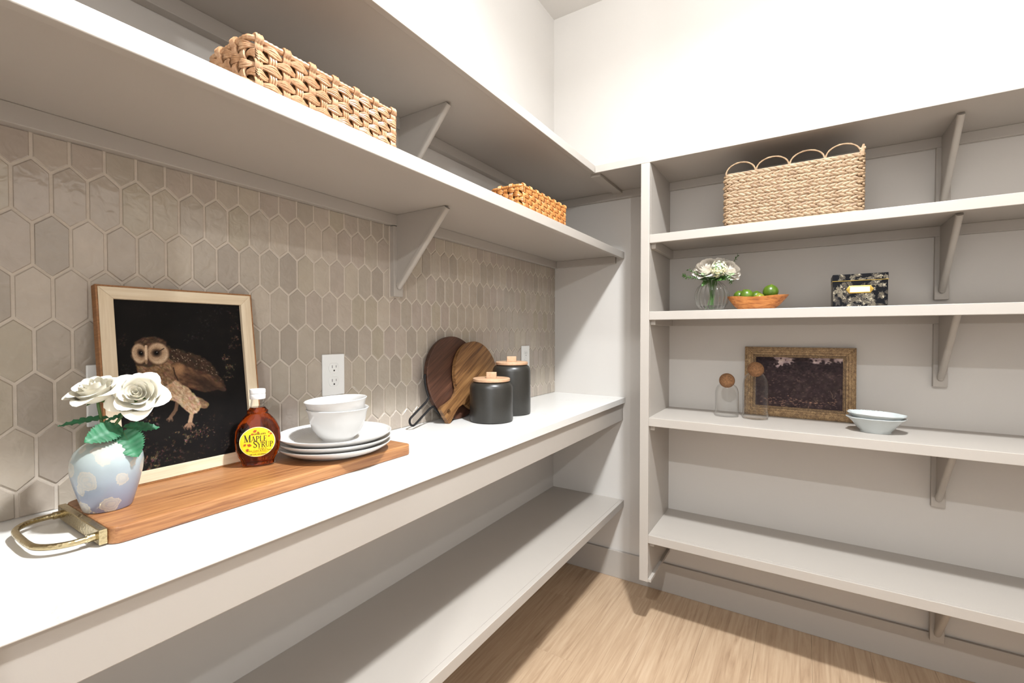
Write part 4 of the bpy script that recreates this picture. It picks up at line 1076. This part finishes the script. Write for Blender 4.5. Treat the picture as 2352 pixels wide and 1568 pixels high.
# ------------------------------------------------------------------ seagrass basket with scalloped top
def seagrass():
    X0, X1, Y0, Y1, z, h = 0.879, 1.311, -0.318, -0.090, 1.6366, 0.200
    t = thing('seagrass_basket', 'rectangular braided seagrass basket with a scalloped wire top', 'basket', ((X0 + X1) / 2, (Y0 + Y1) / 2, z))
    hx, hy = (X1 - X0) / 2, (Y1 - Y0) / 2
    f, L = perim(hx - .006, hy - .006, .012)
    b = B(); lo = rrect(-hx + .011, hx - .011, -hy + .011, hy - .011, .008, 3)
    v0 = [b.bm.verts.new((p_[0], p_[1], .003)) for p_ in lo]; v1 = [b.bm.verts.new((p_[0], p_[1], h - .004)) for p_ in lo]
    for i in range(len(lo)): b.bm.faces.new((v0[i], v0[(i + 1) % len(lo)], v1[(i + 1) % len(lo)], v1[i]))
    b.bm.faces.new(v0)
    part('lining', b, M['wickerdark'], t, recalc=False)
    nr = 15; pz = (h - .012) / nr
    for j in range(nr):
        b = B(); m = int(L / .0205); zc = .009 + pz * (j + .5)
        for k in range(m):
            s = L * (k + .5 * (j % 2) + R.uniform(-.08, .08)) / m; P, N = f(s); P2, _ = f(s + .003); T = (P2 - P).normalized()
            tl = (0.33 if j % 2 else -0.33) + R.uniform(-.06, .06)
            ax = T * math.cos(tl) + Vector((0, 0, 1)) * math.sin(tl); up = Vector((0, 0, 1)) * math.cos(tl) - T * math.sin(tl)
            rot = Matrix((ax, N, up)).transposed()
            ln = .0168 * R.uniform(.92, 1.08)
            b2 = bmesh.new(); bmesh.ops.create_uvsphere(b2, u_segments=7, v_segments=6, radius=1.0, matrix=Matrix.Rotation(PI / 2, 4, 'Y'))
            for v in b2.verts:
                tp = 1 - .25 * v.co.x; v.co = Vector((v.co.x * ln, v.co.y * .0058 * tp, v.co.z * pz * .54 * tp))
            b.add(b2, Matrix.Translation(P + N * .001 + Vector((0, 0, zc))) @ rot.to_4x4())
        part('braid_row', b, M['seagrass'], t)
    for nm, zz, r in (('base_rope', .005, .0046), ('rim_rope', h - .003, .0042)):
        m = int(L / .003); pts = []; rad = []
        for k in range(m):
            P, N = f(L * k / m); pts.append(P + N * .001 + Vector((0, 0, zz))); rad.append(r * (.9 + .18 * abs(math.sin(k * .42))))
        part(nm, B().tube(pts, rad, 8, closed=True), M['seagrass'], t)
    yf = -hy + .006
    xs = [-hx + .006, -hx + .108, -hx + .214, -hx + .320, hx - .012]
    for side, yy in ((0, yf), (1, -yf)):
        for i in range(4):
            a, c = xs[i], xs[i + 1]; pts = []
            for k in range(15):
                q = PI * k / 14; pts.append((a + (c - a) * (.5 - .5 * math.cos(q)) + (.0015 - .003 * k / 14), yy + .001 * math.sin(q), h - .002 + .040 * math.sin(q)))
            part('scallop_loop', B().tube(pts, [.0029 + .0004 * math.sin(k * 2.3) for k in range(15)], 7), M['seagrass'], t)
    part('corner_knot', B().tube([(hx - .010, yf, h - .012), (hx - .008, yf, h + .012), (hx - .006, yf, h + .026)], [.007, .0062, .003], 8).tube([(hx - .016, yf, h + .010), (hx - .0, yf - .001, h + .013)], .005, 7), M['seagrass'], t)
seagrass()

# ------------------------------------------------------------------ ribbed glass vase with a small bouquet
GX, GY, GZ = 0.826, -0.225, 1.3226
t = thing('glass_vase', 'round ribbed clear glass vase holding the cream bouquet', 'vase', (GX, GY, GZ))
ribg = lambda a, z: 1 + (0.13 * math.sqrt(abs(math.cos(a * 9))) - .09) * min(1, max(0, (z - .004) / .02)) * min(1, max(0, (.118 - z) / .02))
outp = [(0.020, 0), (0.034, .001), (.046, .010), (.057, .028), (.0635, .052), (.0625, .074), (.054, .096), (.040, .112), (.031, .119), (.029, .123), (.033, .129)]
inp = [(.0315, .129), (.0272, .123), (.029, .1185), (.038, .110), (.0515, .095), (.0600, .074), (.0610, .052), (.0545, .030), (.043, .014), (.030, .008), (0.0, .0075)]
part('body', B().lathe([(0, 0)] + outp, 288, rib=ribg), M['ribglass'], t, recalc=False, angle=80)
part('water', B().lathe([(0, .0078), (.029, .0084), (.042, .0145), (.0485, .021), (0, .021)], 40), M['water'], t)
GV = Vector((GX, GY, GZ))
def bloom(label, c, axis, S, mat='blush', spin=0.0):
    L_ = [(3, .01, .14, -.25, .36, 1.5, .7, 0), (4, .02, .30, -.32, .40, 1.2, .65, .0), (5, .03, .47, -.40, .38, 1.0, .6, .02), (5, .04, .64, -.46, .30, .98, .58, .05), (6, .05, .80, -.52, .16, .85, .56, .10), (6, .06, .92, -.56, -.02, .85, .54, .16)]
    c = Vector(c); a = Vector(axis).normalized()
    nk = GV + Vector(((c.x - GX) * .18, (c.y - GY) * .18, .124)); ft = GV + Vector((-(c.x - GX) * .25, -(c.y - GY) * .25, .012))
    return rose(label, c, axis, S, [c - a * S * .8, nk, ft], [], mat, L_, spin, 'ranunculus')
bloom('cream layered bloom at the left of the bouquet', (0.804, -0.246, 1.500), (-.25, -.72, .62), 0.049)
bloom('cream bloom at the top back of the bouquet', (0.850, -0.205, 1.516), (.1, -.45, .88), 0.046, spin=.4)
bloom('cream bloom drooping at the right of the bouquet', (0.900, -0.232, 1.486), (.72, -.5, .45), 0.042, spin=1.0)
c = Vector((0.858, -0.278, 1.486)); t = thing('hydrangea', 'pale green floret cluster at the front of the bouquet', 'flower', GV + Vector((0.004, -0.006, 0.02)))
b = B()
for k in range(90):
    d = Vector((R.gauss(0, 1), R.gauss(0, 1) - .7, R.gauss(0, 1) - .1)).normalized()
    p0 = c + Vector((d.x * .032, d.y * .024, d.z * .034)) * R.uniform(.8, 1.0); u = d.orthogonal().normalized(); v = d.cross(u)
    s_ = R.uniform(.0036, .0052); a0 = R.uniform(0, PI)
    for q in range(4):
        a = a0 + q * PI / 2; e1 = (u * math.cos(a) + v * math.sin(a)); e2 = (-u * math.sin(a) + v * math.cos(a))
        vs = [b.bm.verts.new(p0 + w_) for w_ in (Vector(), e1 * s_ * .7 + e2 * s_ * .5 + d * .001, e1 * s_ * 1.25 + d * .0016, e1 * s_ * .7 - e2 * s_ * .5 + d * .001)]
        b.bm.faces.new(vs)
o = part('florets', b, M['floret'], t, world=True, recalc=False, smooth=False); o['kind'] = 'stuff'
part('floret_core', B().ball(c, .023, 12, 8, (1, .85, 1.05)), M['sage'], t, world=True)
part('stem', B().tube([c, c.lerp(GV + Vector((.006, -.008, .126)), .6), GV + Vector((.006, -.008, .122)), GV + Vector((-.004, .004, .012))], .0018, 6), M['stem'], t, world=True)
def sprig(label, pts, n, size, mat='sprig'):
    pts = [Vector(p_) for p_ in pts]; foot = GV + Vector((R.uniform(-.008, .008), R.uniform(-.008, .008), .013))
    t = thing('greenery_sprig', label, 'greenery', foot)
    neck = GV + Vector(((pts[0].x - GX) * .3, (pts[0].y - GY) * .3, .124))
    part('stem', B().tube([foot, neck] + pts, .0011, 5), M['stem'], t, world=True)
    b = B()
    for k in range(n):
        s_ = k / (n - 1) * (len(pts) - 1); i = min(int(s_), len(pts) - 2); P = pts[i].lerp(pts[i + 1], s_ - i); D = (pts[i + 1] - pts[i]).normalized()
        sd = D.orthogonal().normalized(); a = k * 2.4; sd = (Matrix.Rotation(a, 3, D) @ sd)
        e = (sd + D * .5).normalized(); q = e.cross(D).normalized(); s2 = size * R.uniform(.75, 1.15)
        vs = [b.bm.verts.new(P + w_) for w_ in (Vector(), e * s2 * .45 + q * s2 * .34, e * s2 * .9 + q * s2 * .2, e * s2 * 1.05, e * s2 * .9 - q * s2 * .2, e * s2 * .45 - q * s2 * .34)]
        b.bm.faces.new(vs)
    o = part('leaflets', b, M[mat], t, world=True, smooth=False, recalc=False); o['kind'] = 'stuff'
sprig('leafy green sprig reaching left out of the bouquet', [(0.80, -0.25, 1.455), (0.770, -0.262, 1.458), (0.735, -0.262, 1.462), (0.722, -0.26, 1.472)], 34, .012)
sprig('short green sprig rising at the left under the cream bloom', [(0.80, -0.255, 1.462), (0.772, -0.268, 1.476), (0.745, -0.268, 1.492)], 22, .011)
sprig('green sprig hanging down at the right of the glass vase', [(0.868, -0.262, 1.458), (0.893, -0.274, 1.448), (0.905, -0.276, 1.430)], 30, .012)
sprig('thin green sprig poking up behind the bouquet', [(0.88, -0.2, 1.48), (0.905, -0.2, 1.525), (0.918, -0.2, 1.545)], 18, .009)
for lab_, tip, wd, mt in (('sage leaf low in front of the pale green florets', (0.822, -0.296, 1.462), .030, 'sage'), ('green leaf pointing down at the right of the florets', (0.868, -0.292, 1.446), .026, 'sprig'), ('sage leaf at the far left under the cream bloom', (0.772, -0.265, 1.462), .026, 'sage'), ('green leaf at the right hanging over the vase rim', (0.880, -0.275, 1.448), .026, 'sprig'), ('broad grey green leaf under the left bloom', (0.800, -0.290, 1.474), .034, 'sage'), ('dark green leaf hanging over the vase neck', (0.795, -0.27, 1.428), .024, 'sprig'), ('broad green leaf in the middle of the bouquet', (0.842, -0.287, 1.452), .030, 'sprig'),
                          ('grey green leaf at the right under the bloom', (0.912, -0.262, 1.470), .028, 'sage')):
    nk = GV + Vector(((tip[0] - GX) * .25, -.012, .126)); t = thing('bouquet_leaf', lab_, 'leaf', GV + Vector((R.uniform(-.006, .006), R.uniform(-.006, .006), .013)))
    part('stem', B().tube([t.location.copy(), nk], .0012, 5), M['stem'], t, world=True)
    leaf_part(t, nk, Vector(tip), wd, Vector((0, -.8, .6)), .008, mt, .05)

# ------------------------------------------------------------------ wooden bowl of limes
OX, OY = 0.985, -0.225
t = thing('wooden_bowl', 'pointed olive wood bowl heaped with limes', 'bowl', (OX, OY, 1.3226))
def bo(th, v, off):
    c, s_ = math.cos(th), math.sin(th)
    A, Bq = 0.0815 - off, 0.064 - off
    rr = 1 / (abs(c / A) ** 1.55 + abs(s_ / Bq) ** 1.9) ** (1 / 1.72)
    g = .50 + .50 * v ** .85 if v >= 0 else 0
    zz = 0.050 * v ** 1.25 + .006 * v * v * abs(c) ** 3
    shift = .006 * v * (1 if c > 0 else .2)
    return Vector((rr * g * c + shift, rr * g * s_, zz))
b = B(); n = 56; rings = []
for v in (0, .06, .2, .4, .6, .8, .95, 1): rings.append([b.bm.verts.new(bo(2 * PI * k / n, v, 0)) for k in range(n)])
for v in (1, .9, .7, .5, .3, .12): rings.append([b.bm.verts.new(bo(2 * PI * k / n, v, .005) + Vector((0, 0, .0005 if v == 1 else .0045))) for k in range(n)])
for A, C2 in zip(rings[:-1], rings[1:]):
    for k in range(n): b.bm.faces.new((A[k], A[(k + 1) % n], C2[(k + 1) % n], C2[k]))
b.bm.faces.new(rings[0][::-1]); b.bm.faces.new(rings[-1])
part('body', b, M['olive'], t)
M['lime2'] = plain('yellow_lime_skin', (122, 128, 40), 0.32, var=0.2, vscale=30, bmp=0.3, bscale=260)
LM = [('lime at the left end of the wooden bowl, half hidden', .926, -.218, 1.3785, .0215, .8, 'lime'), ('lime second from the left in the wooden bowl, stem end up', .955, -.246, 1.3785, .0240, 0.2, 'lime'), ('dark lime at the back of the wooden bowl', .983, -.194, 1.3750, .0230, 1.7, 'lime'),
      ('yellowish lime low in the middle of the wooden bowl', .9985, -.2445, 1.3640, .0205, 2.6, 'lime2'), ('biggest lime, pointed, at the right end of the wooden bowl', 1.034, -.222, 1.3905, .0270, 1.2, 'lime')]
for lab_, x, y, z, r, a, mt in LM:
    t = thing('lime', lab_, 'lime', (x, y, z), (R.uniform(-.3, .3), -.5 + a * .2, a))
    pf = [(0, -1.16), (.10, -1.14), (.2, -1.05), (.5, -.90), (.80, -.58), (.97, -.2), (1.0, .05), (.93, .42), (.74, .72), (.45, .93), (.2, 1.04), (.10, 1.11), (0, 1.13)]
    part('fruit', B().lathe([(p_[0] * r, p_[1] * r) for p_ in pf], 28), M[mt], t)
    part('stem_scar', B().lathe([(0, 1.12 * r), (.08 * r, 1.12 * r), (.06 * r, 1.16 * r), (0, 1.16 * r)], 8), M['cork'], t)

# ------------------------------------------------------------------ floral tin
TX0, TX1, TY0, TY1, TZ, TH = 1.2266, 1.3775, -0.283, -0.175, 1.3226, 0.1135
t = thing('tin_box', 'black tin box with beige leaf pattern and a gold label holder', 'tin', ((TX0 + TX1) / 2, TY0, TZ))
TW, TD = TX1 - TX0, TY1 - TY0
part('body', B().box(-TW / 2, TW / 2, 0.0004, TD, 0, .0905, .002), M['blackpaint'], t)
lid = part('lid', B().box(-TW / 2 - .0010, TW / 2 + .0010, -.0008, TD + .001, .0895, TH, .002), M['blackpaint'], t)
link('lid_bead', B().tube([(-TW / 2 - .0012, -.0012, .0905), (TW / 2 + .0012, -.0012, .0905), (TW / 2 + .0012, TD + .0012, .0905), (-TW / 2 - .0012, TD + .0012, .0905)], .0010, 6, closed=True).mesh('lid_bead', M['goldmetal']), lid)
def floral(w_, h_, nx, ny, seed):
    q = Paint(w_, h_, nx, ny, (13, 13, 16)); rr = random.Random(seed)
    cs = [(122, 112, 94), (100, 91, 76), (76, 70, 62), (140, 130, 110)]
    for _ in range(int(w_ * h_ * 5000)):
        x, y, a = rr.uniform(0, w_), rr.uniform(0, h_), rr.uniform(0, 2 * PI); c = rr.choice(cs)
        pts = [(x, y)]
        for k in range(5):
            a += rr.uniform(-.25, .25); x += math.cos(a) * .004; y += math.sin(a) * .004; pts.append((x, y))
            for s_ in (-1, 1):
                aa = a + s_ * .85; lx, ly = x + math.cos(aa) * .0046, y + math.sin(aa) * .0046
                q.ell(lx, ly, .0042, .0015, aa, c, .95, .15)
                q.line([(x, y), (x + math.cos(aa) * .008, y + math.sin(aa) * .008)], .0004, (34, 32, 34), .9)
                if rr.random() < .4: q.ell(lx, ly, .0030, .0010, aa, (34, 32, 36), .9, .2)
        q.line(pts, .0005, c, .9)
        if rr.random() < .6:
            for _ in range(9): q.ell(x + rr.gauss(0, .0026), y + rr.gauss(0, .0026), .0011, .0011, 0, (168, 158, 136), 1, .2)
    return q
q = floral(TW - .002, .0885, 200, 120, 3)
link('front_print', q.mesh('front_print', M['tin'], lambda u, v: np.stack([u - TW / 2 + .001, np.full_like(u, -.0001), v + .001], 1)), t)
q = floral(TW - .001, .0205, 200, 30, 4)
link('lid_print', q.mesh('lid_print', M['tin'], lambda u, v: np.stack([u - TW / 2 + .0005, np.full_like(u, -.0013), v + .0922], 1)), lid)
q = floral(TD - .004, .0885, 120, 100, 8)
link('side_print', q.mesh('side_print', M['tin'], lambda u, v: np.stack([np.full_like(u, -TW / 2 - .0003), TD - .002 - u, v + .001], 1)), t)
hx_, hz_ = .0385, .0130; zc = .0600
hol = part('label_holder', B().prism([(-hx_, zc), (-.0290, zc - hz_), (.0290, zc - hz_), (hx_, zc), (.0290, zc + hz_), (-.0290, zc + hz_)], -.0022, -.0004, 1, .0006), M['goldmetal'], t, label='gold label holder')
for (a0, a1, c0, c1) in ((-.0285, .0285, -.0100, -.0085), (-.0285, .0285, .0085, .0100), (-.0285, -.0270, -.0100, .0100), (.0270, .0285, -.0100, .0100)):
    link('raised_lip', B().box(a0, a1, -.0036, -.0021, zc + c0, zc + c1, .0004).mesh('raised_lip', M['goldmetal']), hol)
link('card', B().box(-.0268, .0268, -.0026, -.0021, zc - .0083, zc + .0083).mesh('card', M['card'], False), hol)
for x in (-.0335, .0335):
    link('rivet', B().ball((x, -.0024, zc), .0019, 10, 6).mesh('rivet', M['goldmetal']), hol)

# ------------------------------------------------------------------ glass jars with cork balls
def jar(label, x, y, r, h, rc):
    t = thing('cork_jar', label, 'jar', (x, y, 0.8861), group='glass jars with cork balls')
    pf = [(0, 0), (r * .8, 0), (r * .95, .002), (r, .007), (r, h * .66), (r * .985, h * .76), (r * .92, h * .85), (r * .79, h * .93), (rc * .86, h * .985), (rc * .82, h)]
    inn = [(rc * .82 - .0016, h), (rc * .86 - .002, h * .98), (r * .77 - .0012, h * .925), (r * .9 - .0018, h * .845), (r - .0024, h * .74), (r - .0022, h * .6), (r - .0022, .009), (r * .9, .004), (0, .0036)]
    part('glass_body', B().lathe(pf + inn[:2], 56), M['glass'], t, recalc=False)
    zc = h + rc * .42
    part('cork_ball', B().ball((0, 0, zc), rc, 28, 18), M['cork'], t, label='round cork ball stopper')
jar('smaller glass jar with a cork ball stopper, against the bare wall', 0.8725, -0.128, 0.0450, 0.136, 0.0305)
jar('taller glass jar with a cork ball stopper, before the gilt frame', 0.9790, -0.128, 0.0470, 0.187, 0.0305)

# ------------------------------------------------------------------ gilt framed landscape
W2, H2 = 0.388, 0.2895
t = thing('framed_painting', 'dark landscape painting in a worn gilt frame leaning on the back wall', 'picture', (1.1225, -0.0335, 0.8862), (-math.radians(3.4), 0, math.radians(-1.2)))
def railprof(b, s_, rw, prof_):
    """sloped rail from stacked mitred slices: prof_ list of (inset0, inset1, y_front)"""
    for i0, i1, yf in prof_:
        x = W2 / 2; mitred(b, W2, H2, i1 - i0, yf, .016, s_, .0006, i0)
    return b
for s_ in range(4):
    part('frame_rail', railprof(B(), s_, 0, [(0, .0035, -.001), (.0035, .008, -.004), (.008, .014, -.0052), (.014, .024, -.0042), (.024, .033, -.0022)]), M['gold'], t, smooth=False)
    part('dark_line', mitred(B(), W2, H2, .0014, .0, .016, s_, 0, .0331), M['goldline'], t, smooth=False)
    part('inner_fillet', mitred(B(), W2, H2, .0034, -.0012, .016, s_, .0005, .0346), M['gold'], t, smooth=False)
    part('dark_line', mitred(B(), W2, H2, .0012, .002, .016, s_, 0, .0381), M['goldline'], t, smooth=False)
    part('slip', mitred(B(), W2, H2, .0026, .0012, .016, s_, .0004, .0394), M['gold'], t, smooth=False)
pw2, ph2 = W2 - .084, H2 - .084
p = Paint(pw2, ph2, 260, 180, (36, 27, 28))
for k in range(500):
    x, y = R.uniform(0, pw2), R.uniform(0, ph2); c = R.choice([(52, 40, 40), (38, 29, 31), (58, 46, 46), (46, 38, 34)])
    p.ell(x, y, R.uniform(.003, .012), R.uniform(.002, .008), R.uniform(0, PI), c, .5, .7)
def skyp(x0, x1, y0):
    for k in range(60):
        x = R.uniform(x0, x1); y = R.uniform(y0, ph2); p.ell(x, y, R.uniform(.004, .012), R.uniform(.002, .006), R.uniform(-.3, .3), R.choice([(126, 110, 108), (110, 96, 96), (146, 130, 124), (92, 78, 82)]), .75, .5)
skyp(.07, .135, .176); skyp(.20, .255, .185); skyp(.285, .304, .19); skyp(.08, .10, .165)
for cx, cy, n, sp in ((.04, .185, 120, .022), (.17, .175, 200, .024), (.255, .170, 120, .018), (.30, .18, 60, .01), (.11, .155, 90, .02)):
    for k in range(n):
        p.ell(cx + R.gauss(0, sp), cy + R.gauss(0, sp * .6), R.uniform(.002, .006), R.uniform(.002, .004), 0, R.choice([(30, 22, 24), (25, 18, 20), (38, 29, 30)]), .85, .4)
for k in range(420):
    x, y = R.uniform(0, pw2), R.uniform(.02, .15); c = R.choice([(70, 54, 52), (58, 46, 44), (84, 66, 60), (36, 28, 30), (36, 28, 30)])
    p.ell(x, y, R.uniform(.001, .005), R.uniform(.0008, .0025), R.uniform(-.4, .4), c, .55, .5)
for k in range(150):
    x = R.uniform(.02, pw2 - .01); y = .022 + R.gauss(0, .009); p.ell(x, y, R.uniform(.001, .005), R.uniform(.0007, .002), R.uniform(-.5, .2), R.choice([(128, 96, 78), (104, 80, 68), (150, 116, 92), (88, 66, 60)]), .55, .5)
for pts in ([(.272, .045), (.270, .062), (.263, .075)], [(.274, .045), (.281, .058)], [(.296, .062), (.297, .084)], [(.301, .064), (.3015, .082)], [(.150, .118), (.153, .110), (.160, .112)]): p.line(pts, .0011, (120, 98, 84), .45)
p.a *= 1.35; p.grain(.05, rng)
link('canvas', p.mesh('canvas', M['scape'], lambda u, v: np.stack([u - pw2 / 2, np.full_like(u, .0045), v + .042], 1)), t)
part('backing', B().box(-W2 / 2 + .003, W2 / 2 - .003, .0055, .0162, .003, H2 - .003), M['goldline'], t, smooth=False)

# ------------------------------------------------------------------ two pale blue scalloped dishes
t0 = None
def scal(a, z): return 1 + .020 * math.cos(a * 10) * max(0, (z - .024) / .028) + .010 * math.cos(a * 5 + 1) * max(0, (z - .024) / .028)
dp = [(0, .004), (.050, .004), (.053, 0), (.058, 0), (.058, .005), (.072, .018), (.086, .034), (.098, .044), (.1075, .0495), (.1095, .0515), (.1075, .0530), (.096, .0475), (.084, .037), (.069, .020), (.052, .0095), (0, .009)]
dp = [(r_ * .775, z_) for r_, z_ in dp]
dm = B().lathe(dp, 96, rib=scal, squash=(1, .84)).mesh('dish', M['dish'])
for i, (z, lab_, rot) in enumerate(((0.8861, 'pale blue scalloped dish, the lower of two on the painting shelf', .2), (0.8861 + .0135, 'pale blue scalloped dish with a chipped dark rim, the upper of two', .55))):
    o = link('scalloped_dish', dm, None, (1.3585, -0.195, z)); o['label'] = lab_; o['category'] = 'dish'; o['group'] = 'pale blue scalloped dishes'
    o.rotation_euler = (0, math.radians(2.0) if i else 0, rot * .3)
    if i:
        b = B()
        for k in range(46):
            a = R.gauss(PI * .55, .55) if k < 38 else R.uniform(0, 2 * PI); r = .0843 * scal(a, .0515) - R.uniform(0, .0035)
            b.ball((r * math.cos(a), r * .84 * math.sin(a), .0530 - (.0843 - r) * .2), R.uniform(.0005, .0013), 6, 4, (1.4, 1, .35))
        o2_ = link('worn_rim_flecks', b.mesh('worn_rim_flecks', M['dishedge']), o); o2_['kind'] = 'stuff'
